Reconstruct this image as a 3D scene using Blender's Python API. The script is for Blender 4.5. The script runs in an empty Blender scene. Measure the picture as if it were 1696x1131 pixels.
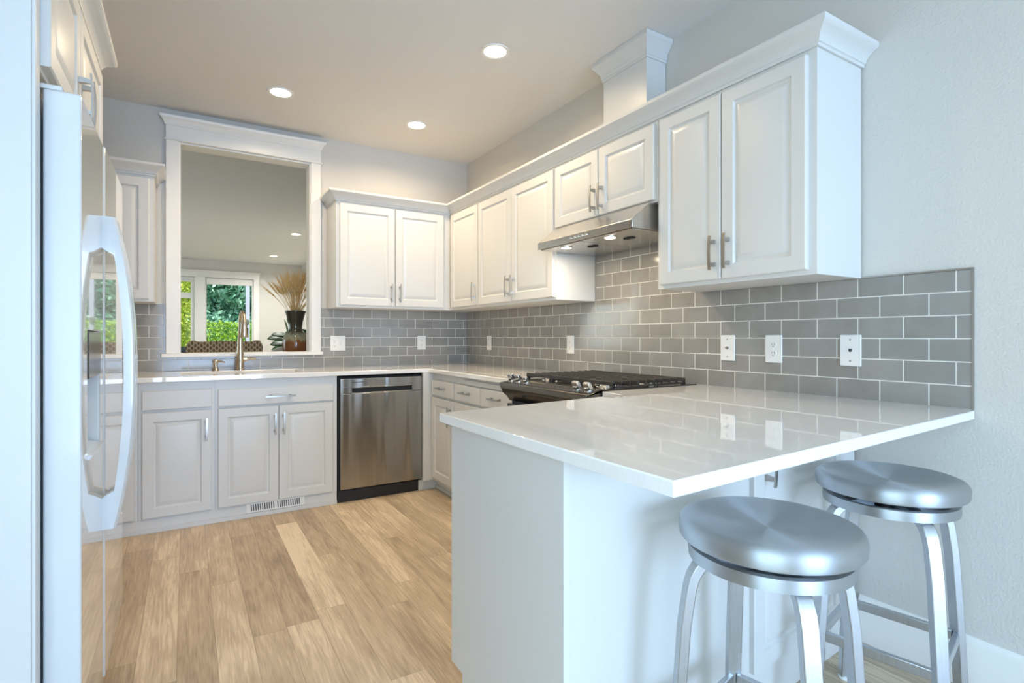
import bpy, bmesh, math, random
from mathutils import Vector, Matrix
random.seed(7)
S = bpy.context.scene
COL = S.collection
PI = math.pi

# ------------------------------------------------------------------ camera
cam_d = bpy.data.cameras.new('camera')
cam_d.sensor_width = 36.0
cam_d.lens = 36.0 * 886.86 / 1696
cam_d.shift_y = -(565.5 - 557.37) / 1696
cam_d.clip_start = 0.02
cam = bpy.data.objects.new('camera', cam_d)
cam.location = (-2.2406, -4.4965, 1.1596)
cam.rotation_euler = (PI / 2, 0, -0.5469)
COL.objects.link(cam)
S.camera = cam

# ------------------------------------------------------------------ world, sun, daylight
FZ = -0.02          # floor level
CZ = 2.77           # ceiling level
W = bpy.data.worlds.new('world')
S.world = W
W.use_nodes = True
nt = W.node_tree
bg = nt.nodes['Background']
sky = nt.nodes.new('ShaderNodeTexSky')
sky.sky_type = 'NISHITA'
sky.sun_disc = False
sky.sun_elevation = math.radians(48)
sky.sun_rotation = math.radians(200)
nt.links.new(sky.outputs[0], bg.inputs[0])
bg.inputs[1].default_value = 0.30

sun_d = bpy.data.lights.new('sun', 'SUN')
sun_d.energy = 8.0
sun_d.color = (1.0, 0.95, 0.86)
sun_d.angle = 0.01
sun = bpy.data.objects.new('sun', sun_d)
sun.rotation_euler = (math.radians(48), 0, math.radians(50))
sun.location = (-12, 12, 12)
COL.objects.link(sun)


def area(name, loc, rot, sx, sy, power, color, spread=PI):
    d = bpy.data.lights.new(name, 'AREA')
    d.shape = 'RECTANGLE'
    d.size = sx
    d.size_y = sy
    d.energy = power
    d.color = color
    d.spread = spread
    o = bpy.data.objects.new(name, d)
    o.location = loc
    o.rotation_euler = rot
    COL.objects.link(o)
    return o


XW_ = -3.22
# daylight by the dining window behind the camera; the two side lamps are added
area('daylight_dining', (-1.55, -9.60, 1.26), (PI / 2, 0, 0), 2.7, 2.2, 238, (0.395, 0.635, 1.0))
area('added_daylight_side', (XW_ - 0.02, -5.5, 1.2), (0, -PI / 2, 0), 2.1, 2.0, 50, (0.52, 0.80, 1.0))  # added side fill that brightens the peninsula's west face
area('added_daylight_living', (-6.16, 4.6, 1.5), (0, -PI / 2, 0), 2.0, 4.0, 85, (0.66, 0.88, 1.0))  # added fill for the living room, from an unseen side

S.view_settings.view_transform = 'Standard'
S.view_settings.look = 'None'
S.view_settings.gamma = 1.0
S.view_settings.use_curve_mapping = False
S.view_settings.exposure = 0.10
LAMP_W = 8.5


# ------------------------------------------------------------------ materials
def _new(name):
    m = bpy.data.materials.new(name)
    m.use_nodes = True
    n = m.node_tree.nodes
    return m, n, m.node_tree.links, n['Principled BSDF']


def mat(name, c, rough=0.5, metal=0.0, bump=None, spec=None, coat=0.0, tint=None, aniso=0.0, emit=None):
    m, n, l, b = _new(name)
    b.inputs['Base Color'].default_value = (*c, 1)
    b.inputs['Roughness'].default_value = rough
    b.inputs['Metallic'].default_value = metal
    if spec is not None:
        b.inputs['Specular IOR Level'].default_value = spec
    if coat:
        b.inputs['Coat Weight'].default_value = coat
        b.inputs['Coat Roughness'].default_value = 0.02
    if aniso:
        b.inputs['Anisotropic'].default_value = aniso
    if emit:
        b.inputs['Emission Color'].default_value = (*emit[0], 1)
        b.inputs['Emission Strength'].default_value = emit[1]
    tc = None
    if bump or tint:
        tc = n.new('ShaderNodeTexCoord')
    if bump:
        t = n.new('ShaderNodeTexNoise')
        t.inputs['Scale'].default_value = bump[0]
        t.inputs['Detail'].default_value = 3
        l.new(tc.outputs['Object'], t.inputs['Vector'])
        bp = n.new('ShaderNodeBump')
        bp.inputs['Strength'].default_value = bump[1]
        bp.inputs['Distance'].default_value = bump[2] if len(bump) > 2 else 0.003
        l.new(t.outputs['Fac'], bp.inputs['Height'])
        l.new(bp.outputs['Normal'], b.inputs['Normal'])
    if tint:   # (scale, colour, stretch)
        t = n.new('ShaderNodeTexNoise')
        t.inputs['Scale'].default_value = tint[0]
        t.inputs['Detail'].default_value = 4
        mp = n.new('ShaderNodeMapping')
        mp.inputs['Scale'].default_value = tint[2] if len(tint) > 2 else (1, 1, 1)
        l.new(tc.outputs['Object'], mp.inputs['Vector'])
        l.new(mp.outputs[0], t.inputs['Vector'])
        mx = n.new('ShaderNodeMix')
        mx.data_type = 'RGBA'
        mx.inputs[6].default_value = (*c, 1)
        mx.inputs[7].default_value = (*tint[1], 1)
        r = n.new('ShaderNodeMapRange')
        r.inputs[1].default_value = 0.35
        r.inputs[2].default_value = 0.65
        l.new(t.outputs['Fac'], r.inputs[0])
        l.new(r.outputs[0], mx.inputs[0])
        l.new(mx.outputs[2], b.inputs['Base Color'])
    return m


def mat_tile(name, along):
    m, n, l, b = _new(name)
    g = n.new('ShaderNodeNewGeometry')
    sp = n.new('ShaderNodeSeparateXYZ')
    l.new(g.outputs['Position'], sp.inputs[0])
    ax = n.new('ShaderNodeMath')
    ax.operation = 'ADD'
    ax.inputs[1].default_value = 3.7256 if along == 'y' else 0.1117
    l.new(sp.outputs['Y' if along == 'y' else 'X'], ax.inputs[0])
    az = n.new('ShaderNodeMath')
    az.operation = 'ADD'
    az.inputs[1].default_value = -0.914 + 0.0795 * 20 - 0.0005
    l.new(sp.outputs['Z'], az.inputs[0])
    ax2 = n.new('ShaderNodeMath')
    ax2.operation = 'ADD'
    ax2.inputs[1].default_value = 0.1566 * 40
    l.new(ax.outputs[0], ax2.inputs[0])
    cb = n.new('ShaderNodeCombineXYZ')
    l.new(ax2.outputs[0], cb.inputs[0])
    l.new(az.outputs[0], cb.inputs[1])
    br = n.new('ShaderNodeTexBrick')
    br.offset = 0.5
    br.offset_frequency = 2
    br.inputs['Scale'].default_value = 1
    br.inputs['Brick Width'].default_value = 0.1566
    br.inputs['Row Height'].default_value = 0.0795
    br.inputs['Mortar Size'].default_value = 0.0024
    br.inputs['Mortar Smooth'].default_value = 0.25
    br.inputs['Bias'].default_value = 0.0
    br.inputs['Color1'].default_value = (0.285, 0.272, 0.250, 1)
    br.inputs['Color2'].default_value = (0.335, 0.321, 0.298, 1)
    br.inputs['Mortar'].default_value = (0.74, 0.72, 0.68, 1)
    l.new(cb.outputs[0], br.inputs['Vector'])
    # glaze: slow lighter and darker clouding within the tiles
    ns = n.new('ShaderNodeTexNoise')
    ns.inputs['Scale'].default_value = 9
    ns.inputs['Detail'].default_value = 2
    l.new(g.outputs['Position'], ns.inputs['Vector'])
    mr = n.new('ShaderNodeMapRange')
    mr.inputs[1].default_value = 0.3
    mr.inputs[2].default_value = 0.7
    mr.inputs[3].default_value = 0.93
    mr.inputs[4].default_value = 1.07
    l.new(ns.outputs['Fac'], mr.inputs[0])
    mu = n.new('ShaderNodeVectorMath')
    mu.operation = 'SCALE'
    l.new(br.outputs['Color'], mu.inputs[0])
    l.new(mr.outputs[0], mu.inputs['Scale'])
    l.new(mu.outputs[0], b.inputs['Base Color'])
    rr = n.new('ShaderNodeMapRange')
    rr.inputs[3].default_value = 0.13
    rr.inputs[4].default_value = 0.6
    l.new(br.outputs['Fac'], rr.inputs[0])
    l.new(rr.outputs[0], b.inputs['Roughness'])
    inv = n.new('ShaderNodeMath')
    inv.operation = 'SUBTRACT'
    inv.inputs[0].default_value = 1
    l.new(br.outputs['Fac'], inv.inputs[1])
    wob = n.new('ShaderNodeMath')
    wob.operation = 'MULTIPLY_ADD'
    wob.inputs[1].default_value = 0.25
    l.new(ns.outputs['Fac'], wob.inputs[0])
    l.new(inv.outputs[0], wob.inputs[2])
    bp = n.new('ShaderNodeBump')
    bp.inputs['Strength'].default_value = 0.5
    bp.inputs['Distance'].default_value = 0.002
    l.new(wob.outputs[0], bp.inputs['Height'])
    l.new(bp.outputs['Normal'], b.inputs['Normal'])
    return m


def mat_floor():
    m, n, l, b = _new('oak_plank')

    def math_(op, a, bb=None):
        k = n.new('ShaderNodeMath')
        k.operation = op
        for i, v in enumerate((a, bb)):
            if v is None:
                continue
            if isinstance(v, (int, float)):
                k.inputs[i].default_value = v
            else:
                l.new(v, k.inputs[i])
        return k.outputs[0]
    g = n.new('ShaderNodeNewGeometry')
    sp = n.new('ShaderNodeSeparateXYZ')
    l.new(g.outputs['Position'], sp.inputs[0])
    PW, PL = 0.126, 1.22
    rx = math_('DIVIDE', math_('ADD', sp.outputs['X'], 20.035), PW)
    row = math_('FLOOR', rx)
    wn = n.new('ShaderNodeTexWhiteNoise')
    wn.noise_dimensions = '1D'
    l.new(row, wn.inputs['W'])
    ry = math_('ADD', math_('DIVIDE', math_('ADD', sp.outputs['Y'], 30), PL), wn.outputs['Value'])
    colm = math_('FLOOR', ry)
    idv = n.new('ShaderNodeCombineXYZ')
    l.new(row, idv.inputs[0])
    l.new(colm, idv.inputs[1])
    wn2 = n.new('ShaderNodeTexWhiteNoise')
    wn2.noise_dimensions = '3D'
    l.new(idv.outputs[0], wn2.inputs['Vector'])
    # grain
    off = n.new('ShaderNodeVectorMath')
    off.operation = 'SCALE'
    off.inputs['Scale'].default_value = 7.3
    l.new(wn2.outputs['Color'], off.inputs[0])
    add = n.new('ShaderNodeVectorMath')
    add.operation = 'ADD'
    l.new(g.outputs['Position'], add.inputs[0])
    l.new(off.outputs[0], add.inputs[1])

    def noise(scale, sc, det, dist=0.0):
        mp = n.new('ShaderNodeMapping')
        mp.inputs['Scale'].default_value = sc
        l.new(add.outputs[0], mp.inputs['Vector'])
        t = n.new('ShaderNodeTexNoise')
        t.inputs['Scale'].default_value = scale
        t.inputs['Detail'].default_value = det
        t.inputs['Distortion'].default_value = dist
        l.new(mp.outputs[0], t.inputs['Vector'])
        return t.outputs['Fac']
    fine = noise(1, (140, 9, 1), 5, 0.3)
    mid = noise(1, (42, 2.6, 1), 5, 1.3)
    big = noise(1, (6.5, 1.3, 1), 3, 0.8)
    tone = math_('ADD', math_('MULTIPLY', wn2.outputs['Value'], 0.27),
                 math_('ADD', math_('MULTIPLY', big, 0.54), math_('ADD', math_('MULTIPLY', mid, 0.42), math_('MULTIPLY', fine, 0.40))))
    cr = n.new('ShaderNodeValToRGB')
    e = cr.color_ramp.elements
    e[0].position = 0.40
    e[0].color = (0.20, 0.148, 0.096, 1)
    e[1].position = 1.15
    e[1].color = (0.72, 0.59, 0.43, 1)
    k = e.new(0.66)
    k.color = (0.385, 0.292, 0.198, 1)
    k = e.new(0.86)
    k.color = (0.545, 0.428, 0.30, 1)
    l.new(tone, cr.inputs[0])
    fx = math_('FRACT', rx)
    fy = math_('FRACT', ry)
    ex = math_('MULTIPLY', math_('MINIMUM', fx, math_('SUBTRACT', 1, fx)), PW)
    ey = math_('MULTIPLY', math_('MINIMUM', fy, math_('SUBTRACT', 1, fy)), PL)
    ed = math_('MINIMUM', ex, ey)
    mr = n.new('ShaderNodeMapRange')
    mr.inputs[1].default_value = 0.0004
    mr.inputs[2].default_value = 0.0016
    mr.inputs[3].default_value = 0.62
    mr.inputs[4].default_value = 1.0
    l.new(ed, mr.inputs[0])
    mu = n.new('ShaderNodeVectorMath')
    mu.operation = 'SCALE'
    l.new(cr.outputs[0], mu.inputs[0])
    l.new(mr.outputs[0], mu.inputs['Scale'])
    l.new(mu.outputs[0], b.inputs['Base Color'])
    b.inputs['Roughness'].default_value = 0.42
    b.inputs['Specular IOR Level'].default_value = 0.35
    bp = n.new('ShaderNodeBump')
    bp.inputs['Strength'].default_value = 0.25
    bp.inputs['Distance'].default_value = 0.001
    l.new(math_('ADD', mr.outputs[0], math_('MULTIPLY', fine, 0.5)), bp.inputs['Height'])
    l.new(bp.outputs['Normal'], b.inputs['Normal'])
    return m


def mat_spun():
    m, n, l, b = _new('spun_aluminum')
    b.inputs['Base Color'].default_value = (0.55, 0.585, 0.62, 1)
    b.inputs['Metallic'].default_value = 1
    b.inputs['Roughness'].default_value = 0.46
    b.inputs['Anisotropic'].default_value = 0.90
    b.inputs['Anisotropic Rotation'].default_value = 0.25
    t = n.new('ShaderNodeTangent')
    t.direction_type = 'RADIAL'
    t.axis = 'Z'
    l.new(t.outputs[0], b.inputs['Tangent'])
    return m


def mat_brushed():
    m, n, l, b = _new('dishwasher_steel')
    b.inputs['Base Color'].default_value = (0.40, 0.395, 0.38, 1)
    b.inputs['Metallic'].default_value = 1
    b.inputs['Roughness'].default_value = 0.26
    b.inputs['Anisotropic'].default_value = 0.7
    t = n.new('ShaderNodeTangent')
    t.direction_type = 'RADIAL'
    t.axis = 'X'
    l.new(t.outputs[0], b.inputs['Tangent'])
    # the sheet is not perfectly flat: long soft vertical waves
    g = n.new('ShaderNodeNewGeometry')
    mp = n.new('ShaderNodeMapping')
    mp.inputs['Scale'].default_value = (9, 1, 0.9)
    l.new(g.outputs['Position'], mp.inputs['Vector'])
    ns = n.new('ShaderNodeTexNoise')
    ns.inputs['Scale'].default_value = 1.0
    ns.inputs['Detail'].default_value = 1
    l.new(mp.outputs[0], ns.inputs['Vector'])
    bp = n.new('ShaderNodeBump')
    bp.inputs['Strength'].default_value = 1.0
    bp.inputs['Distance'].default_value = 0.02
    l.new(ns.outputs['Fac'], bp.inputs['Height'])
    l.new(bp.outputs['Normal'], b.inputs['Normal'])
    return m


def mat_dots():
    m, n, l, b = _new('patterned_upholstery')
    tc = n.new('ShaderNodeTexCoord')
    ds = []
    for off in ((0, 0, 0), (0.5, 0, 0.5)):
        mp = n.new('ShaderNodeMapping')
        mp.inputs['Scale'].default_value = (20, 0, 21)
        mp.inputs['Location'].default_value = off
        l.new(tc.outputs['Object'], mp.inputs['Vector'])
        fr = n.new('ShaderNodeVectorMath')
        fr.operation = 'FRACTION'
        l.new(mp.outputs[0], fr.inputs[0])
        sb = n.new('ShaderNodeVectorMath')
        sb.operation = 'SUBTRACT'
        sb.inputs[1].default_value = (0.5, 0, 0.5)
        l.new(fr.outputs[0], sb.inputs[0])
        sc = n.new('ShaderNodeVectorMath')
        sc.operation = 'MULTIPLY'
        sc.inputs[1].default_value = (1, 0, 0.62)
        l.new(sb.outputs[0], sc.inputs[0])
        ln = n.new('ShaderNodeVectorMath')
        ln.operation = 'LENGTH'
        l.new(sc.outputs[0], ln.inputs[0])
        ds.append(ln.outputs['Value'])
    mn = n.new('ShaderNodeMath')
    mn.operation = 'MINIMUM'
    l.new(ds[0], mn.inputs[0])
    l.new(ds[1], mn.inputs[1])
    cr = n.new('ShaderNodeValToRGB')
    cr.color_ramp.interpolation = 'CONSTANT'
    e = cr.color_ramp.elements
    e[0].position = 0
    e[0].color = (0.19, 0.12, 0.06, 1)
    e[1].position = 0.23
    e[1].color = (0.58, 0.46, 0.31, 1)
    k = e.new(0.30)
    k.color = (0.44, 0.33, 0.205, 1)
    l.new(mn.outputs[0], cr.inputs[0])
    l.new(cr.outputs[0], b.inputs['Base Color'])
    b.inputs['Roughness'].default_value = 0.85
    return m


def mat_vase():
    m, n, l, b = _new('glazed_pottery')
    g = n.new('ShaderNodeNewGeometry')
    sp = n.new('ShaderNodeSeparateXYZ')
    l.new(g.outputs['Position'], sp.inputs[0])
    t = n.new('ShaderNodeTexNoise')
    t.inputs['Scale'].default_value = 18
    t.inputs['Detail'].default_value = 3
    mp = n.new('ShaderNodeMapping')
    mp.inputs['Scale'].default_value = (1.6, 1.6, 0.35)
    l.new(g.outputs['Position'], mp.inputs['Vector'])
    l.new(mp.outputs[0], t.inputs['Vector'])
    k = n.new('ShaderNodeMath')
    k.operation = 'MULTIPLY_ADD'
    k.inputs[1].default_value = 0.11
    l.new(t.outputs['Fac'], k.inputs[0])
    l.new(sp.outputs['Z'], k.inputs[2])
    mr = n.new('ShaderNodeMapRange')
    mr.inputs[1].default_value = 0.90
    mr.inputs[2].default_value = 1.45
    l.new(k.outputs[0], mr.inputs[0])
    cr = n.new('ShaderNodeValToRGB')
    e = cr.color_ramp.elements
    e[0].position = 0
    e[0].color = (0.23, 0.085, 0.028, 1)
    e[1].position = 1
    e[1].color = (0.035, 0.032, 0.022, 1)
    for p, c in ((0.48, (0.20, 0.075, 0.025)), (0.53, (0.29, 0.27, 0.17)), (0.59, (0.25, 0.26, 0.19)), (0.66, (0.055, 0.055, 0.036)), (0.8, (0.035, 0.03, 0.018))):
        q = e.new(p)
        q.color = (*c, 1)
    l.new(mr.outputs[0], cr.inputs[0])
    l.new(cr.outputs[0], b.inputs['Base Color'])
    b.inputs['Roughness'].default_value = 0.12
    return m


def mat_leaf(name, c1, c2, trans=0.25):
    m, n, l, b = _new(name)
    oi = n.new('ShaderNodeNewGeometry')
    cr = n.new('ShaderNodeMix')
    cr.data_type = 'RGBA'
    cr.inputs[6].default_value = (*c1, 1)
    cr.inputs[7].default_value = (*c2, 1)
    l.new(oi.outputs['Random Per Island'], cr.inputs[0])
    l.new(cr.outputs[2], b.inputs['Base Color'])
    b.inputs['Roughness'].default_value = 0.5
    tr = n.new('ShaderNodeBsdfTranslucent')
    l.new(cr.outputs[2], tr.inputs[0])
    ms = n.new('ShaderNodeMixShader')
    ms.inputs[0].default_value = trans
    l.new(b.outputs[0], ms.inputs[1])
    l.new(tr.outputs[0], ms.inputs[2])
    l.new(ms.outputs[0], n['Material Output'].inputs['Surface'])
    return m


def mat_glass():
    m, n, l, b = _new('window_glass')
    tr = n.new('ShaderNodeBsdfTransparent')
    gl = n.new('ShaderNodeBsdfGlossy')
    gl.inputs['Roughness'].default_value = 0.0
    fr = n.new('ShaderNodeFresnel')
    fr.inputs[0].default_value = 1.10
    ms = n.new('ShaderNodeMixShader')
    l.new(fr.outputs[0], ms.inputs[0])
    l.new(tr.outputs[0], ms.inputs[1])
    l.new(gl.outputs[0], ms.inputs[2])
    l.new(ms.outputs[0], n['Material Output'].inputs['Surface'])
    return m


M = dict(
    wall=mat('greige_wall_paint', (0.66, 0.63, 0.58), 0.7, bump=(110, 0.55, 0.003)),
    ceil=mat('ceiling_texture_paint', (0.80, 0.785, 0.76), 0.9, bump=(140, 0.6, 0.003)),
    trim=mat('white_trim_paint', (0.86, 0.835, 0.79), 0.35),
    cab=mat('white_cabinet_paint', (0.70, 0.69, 0.665), 0.33),
    tiley=mat_tile('gray_subway_tile_side', 'y'),
    tilex=mat_tile('gray_subway_tile_back', 'x'),
    floor=mat_floor(),
    quartz=mat('white_quartz', (0.92, 0.90, 0.87), 0.03, spec=0.7, coat=0.30, tint=(160, (0.89, 0.87, 0.84))),
    steel=mat('stainless_steel', (0.62, 0.60, 0.57), 0.24, 1.0, tint=(1, (0.56, 0.54, 0.51), (6, 6, 300)), aniso=0.5),
    steeld=mat_brushed(),
    nickel=mat('brushed_nickel', (0.46, 0.44, 0.41), 0.36, 1.0),
    faucet=mat('champagne_nickel', (0.58, 0.50, 0.39), 0.30, 1.0),
    chrome=mat('polished_chrome', (0.78, 0.77, 0.75), 0.14, 1.0),
    spun=mat_spun(),
    alu=mat('brushed_aluminum', (0.59, 0.615, 0.645), 0.36, 1.0, tint=(1, (0.55, 0.575, 0.60), (220, 220, 4))),
    fridge=mat('white_appliance_enamel', (0.70, 0.71, 0.71), 0.13, coat=1.0, spec=0.75),
    black=mat('black_enamel', (0.012, 0.012, 0.012), 0.22),
    iron=mat('cast_iron', (0.030, 0.027, 0.024), 0.42, spec=0.6),
    glassb=mat('speckled_black_glass', (0.015, 0.014, 0.013), 0.12, tint=(320, (0.06, 0.055, 0.05))),
    rubber=mat('black_plastic', (0.015, 0.016, 0.02), 0.5),
    dark=mat('dark_gap', (0.02, 0.02, 0.02), 0.8),
    plate=mat('white_plastic', (0.86, 0.85, 0.82), 0.3),
    slot=mat('outlet_slot', (0.05, 0.05, 0.05), 0.6),
    lens=mat('lamp_lens', (0.9, 0.9, 0.9), 0.4, emit=((1.0, 0.86, 0.66), 14)),
    lens2=mat('hood_lamp_lens', (0.9, 0.9, 0.9), 0.4, emit=((1.0, 0.84, 0.62), 14)),
    vase=mat_vase(),
    wheat=mat('dried_wheat', (0.74, 0.54, 0.26), 0.8, tint=(60, (0.58, 0.38, 0.15))),
    dots=mat_dots(),
    wood=mat('walnut_wood', (0.10, 0.055, 0.03), 0.45, tint=(3, (0.06, 0.03, 0.018), (1, 20, 20))),
    leather=mat('charcoal_leather', (0.035, 0.042, 0.055), 0.35),
    paleup=mat('pale_gray_upholstery', (0.74, 0.76, 0.76), 0.7),
    glass=mat_glass(),
    grass=mat('lawn', (0.11, 0.21, 0.04), 0.9, tint=(8, (0.16, 0.28, 0.05))),
    hedge=mat_leaf('hedge_leaf', (0.16, 0.33, 0.03), (0.42, 0.62, 0.08), 0.35),
    yel=mat_leaf('yellow_shrub_leaf', (0.34, 0.50, 0.06), (0.62, 0.66, 0.14), 0.4),
    tree=mat_leaf('tree_leaf', (0.10, 0.30, 0.20), (0.34, 0.58, 0.44), 0.3),
    fiddle=mat_leaf('fig_leaf', (0.035, 0.10, 0.025), (0.06, 0.16, 0.04), 0.1),
    bark=mat('bark', (0.09, 0.06, 0.04), 0.9),
    post=mat('painted_post', (0.40, 0.44, 0.55), 0.6),
)


# ------------------------------------------------------------------ object helpers
def tag(o, label=None, cat=None, group=None, kind=None):
    if label:
        o['label'] = label
    if cat:
        o['category'] = cat
    if group:
        o['group'] = group
    if kind:
        o['kind'] = kind
    return o


def basis(o):
    m = Matrix.LocRotScale(o.location, o.rotation_euler, o.scale)
    return basis(o.parent) @ m if o.parent else m


def thing(name, loc, label, cat, group=None, rz=0.0, kind=None):
    o = bpy.data.objects.new(name, None)
    o.empty_display_size = 0.05
    o.location = loc
    o.rotation_euler = (0, 0, rz)
    COL.objects.link(o)
    return tag(o, label, cat, group, kind)


def copy_tree(o, parent=None):
    c = o.copy()
    COL.objects.link(c)
    if parent:
        c.parent = parent
    for ch in list(o.children):
        copy_tree(ch, c)
    return c


class MB:
    """collects shapes (world coordinates) into ONE mesh"""

    def __init__(s):
        s.v, s.f = [], []

    def add(s, vs, fs):
        k = len(s.v)
        s.v += [Vector(p) for p in vs]
        s.f += [tuple(i + k for i in f) for f in fs]
        return s

    def box(s, x0, x1, y0, y1, z0, z1):
        x0, x1 = sorted((x0, x1))
        y0, y1 = sorted((y0, y1))
        z0, z1 = sorted((z0, z1))
        return s.add([(x0, y0, z0), (x1, y0, z0), (x1, y1, z0), (x0, y1, z0), (x0, y0, z1), (x1, y0, z1), (x1, y1, z1), (x0, y1, z1)],
                     [(0, 3, 2, 1), (4, 5, 6, 7), (0, 1, 5, 4), (1, 2, 6, 5), (2, 3, 7, 6), (3, 0, 4, 7)])

    def prism(s, poly, z0, z1):
        n = len(poly)
        ar = sum(poly[i][0] * poly[(i + 1) % n][1] - poly[(i + 1) % n][0] * poly[i][1] for i in range(n))
        if ar < 0:
            poly = poly[::-1]
        vs = [(p[0], p[1], z0) for p in poly] + [(p[0], p[1], z1) for p in poly]
        return s.add(vs, [tuple(range(n))[::-1], tuple(range(n, 2 * n))] + [(i, (i + 1) % n, n + (i + 1) % n, n + i) for i in range(n)])

    def extrude(s, poly3, vec):
        """planar polygon (3-D points) extruded by vec"""
        n = len(poly3)
        P = [Vector(p) for p in poly3]
        vec = Vector(vec)
        nr = Vector((0, 0, 0))
        for i in range(n):
            nr += P[i].cross(P[(i + 1) % n])
        if nr.dot(vec) < 0:
            P = P[::-1]
        vs = P + [p + vec for p in P]
        return s.add(vs, [tuple(range(n))[::-1], tuple(range(n, 2 * n))] + [(i, (i + 1) % n, n + (i + 1) % n, n + i) for i in range(n)])

    def tube(s, pts, r, n=12, cap=True):
        pts = [Vector(p) for p in pts]
        rs = r if isinstance(r, (list, tuple)) else [r] * len(pts)
        ref = None
        rings = []
        for i, p in enumerate(pts):
            if i == 0:
                d = pts[1] - p
            elif i == len(pts) - 1:
                d = p - pts[i - 1]
            else:
                d = (pts[i + 1] - p).normalized() + (p - pts[i - 1]).normalized()
            d.normalize()
            if ref is None:
                ref = Vector((0, 0, 1)) if abs(d.z) < 0.9 else Vector((1, 0, 0))
            a = (ref - d * ref.dot(d)).normalized()
            ref = a
            b = d.cross(a)
            rings.append([p + (a * math.cos(t) + b * math.sin(t)) * rs[i] for t in [2 * PI * k / n for k in range(n)]])
        vs = [q for ring in rings for q in ring]
        fs = []
        for i in range(len(rings) - 1):
            for k in range(n):
                fs.append((i * n + k, i * n + (k + 1) % n, (i + 1) * n + (k + 1) % n, (i + 1) * n + k))
        if cap:
            fs.append(tuple(range(n))[::-1])
            fs.append(tuple(range(len(vs) - n, len(vs))))
        return s.add(vs, fs)

    def lathe(s, prof, c=(0, 0, 0), n=40, axis='z'):
        """prof: list of (r, h) bottom to top"""
        vs, fs = [], []
        m = len(prof)
        for r, h in prof:
            for k in range(n):
                t = 2 * PI * k / n
                if axis == 'z':
                    vs.append((c[0] + r * math.cos(t), c[1] + r * math.sin(t), c[2] + h))
                elif axis == 'x':
                    vs.append((c[0] + h, c[1] + r * math.cos(t), c[2] + r * math.sin(t)))
                else:
                    vs.append((c[0] + r * math.sin(t), c[1] + h, c[2] + r * math.cos(t)))
        for i in range(m - 1):
            for k in range(n):
                fs.append((i * n + k, i * n + (k + 1) % n, (i + 1) * n + (k + 1) % n, (i + 1) * n + k))
        if prof[0][0] > 1e-6:
            fs.append(tuple(range(n))[::-1])
        if prof[-1][0] > 1e-6:
            fs.append(tuple(range((m - 1) * n, m * n)))
        return s.add(vs, fs)

    def sweep(s, path, prof, closed_prof=True):
        """prof (d, z) swept along a plan polyline, d measured to the RIGHT of travel, mitred"""
        P = [Vector((p[0], p[1])) for p in path]
        n = len(prof)
        rings = []
        for i, p in enumerate(P):
            d0 = (p - P[i - 1]).normalized() if i else None
            d1 = (P[i + 1] - p).normalized() if i < len(P) - 1 else None
            r0 = Vector((d0.y, -d0.x)) if d0 else None
            r1 = Vector((d1.y, -d1.x)) if d1 else None
            if r0 is None:
                o = r1
            elif r1 is None:
                o = r0
            else:
                o = (r0 + r1) / (1 + r0.dot(r1))
            rings.append([(p.x + o.x * d, p.y + o.y * d, z) for d, z in prof])
        vs = [q for r in rings for q in r]
        fs = []
        for i in range(len(rings) - 1):
            for k in range(n):
                fs.append((i * n + k, (i + 1) * n + k, (i + 1) * n + (k + 1) % n, i * n + (k + 1) % n))
        fs.append(tuple(range(n))[::-1])
        fs.append(tuple(range(len(vs) - n, len(vs))))
        return s.add(vs, fs)

    def cells(s, xs, ys, inc, z0, z1):
        """prism over a set of grid cells, inner walls left out"""
        inc = set(inc)
        for (i, j) in inc:
            x0, x1, y0, y1 = xs[i], xs[i + 1], ys[j], ys[j + 1]
            s.add([(x0, y0, z1), (x1, y0, z1), (x1, y1, z1), (x0, y1, z1)], [(0, 1, 2, 3)])
            s.add([(x0, y0, z0), (x1, y0, z0), (x1, y1, z0), (x0, y1, z0)], [(3, 2, 1, 0)])
            for di, dj, a, b in ((-1, 0, (x0, y1), (x0, y0)), (1, 0, (x1, y0), (x1, y1)), (0, -1, (x0, y0), (x1, y0)), (0, 1, (x1, y1), (x0, y1))):
                if (i + di, j + dj) not in inc:
                    s.add([(*a, z0), (*b, z0), (*b, z1), (*a, z1)], [(0, 1, 2, 3)])
        return s

    def xform(s, m):
        s.v = [m @ p for p in s.v]
        return s

    def build(s, name, material, parent=None, bevel=0.0, smooth=35, loc=None, seg=2, weld=True, kind=None):
        inv = basis(parent).inverted() if parent else Matrix.Identity(4)
        me = bpy.data.meshes.new(name)
        if parent is None and loc is not None:
            inv = Matrix.Translation(Vector(loc)).inverted()
        me.from_pydata([inv @ p for p in s.v], [], s.f)
        if weld:
            bm = bmesh.new()
            bm.from_mesh(me)
            bmesh.ops.remove_doubles(bm, verts=bm.verts, dist=1e-5)
            bmesh.ops.recalc_face_normals(bm, faces=bm.faces)
            bm.to_mesh(me)
            bm.free()
        if smooth:
            me.polygons.foreach_set('use_smooth', [True] * len(me.polygons))
            me.set_sharp_from_angle(angle=math.radians(smooth))
        me.materials.append(material)
        o = bpy.data.objects.new(name, me)
        COL.objects.link(o)
        if parent:
            o.parent = parent
        elif loc is not None:
            o.location = loc
        if bevel:
            b = o.modifiers.new('bevel', 'BEVEL')
            b.width = bevel
            b.segments = seg
            b.limit_method = 'ANGLE'
            b.angle_limit = math.radians(40)
            b.use_clamp_overlap = True
        if kind:
            o['kind'] = kind
        return o


def frame(O, U, N):
    """matrix whose x axis is U (across), y is N (outwards), z is up, origin O"""
    U, N = Vector(U).normalized(), Vector(N).normalized()
    m = Matrix.Identity(4)
    for i, a in enumerate((U, N, Vector((0, 0, 1)))):
        for r in range(3):
            m[r][i] = a[r]
    m.translation = Vector(O)
    return m


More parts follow.
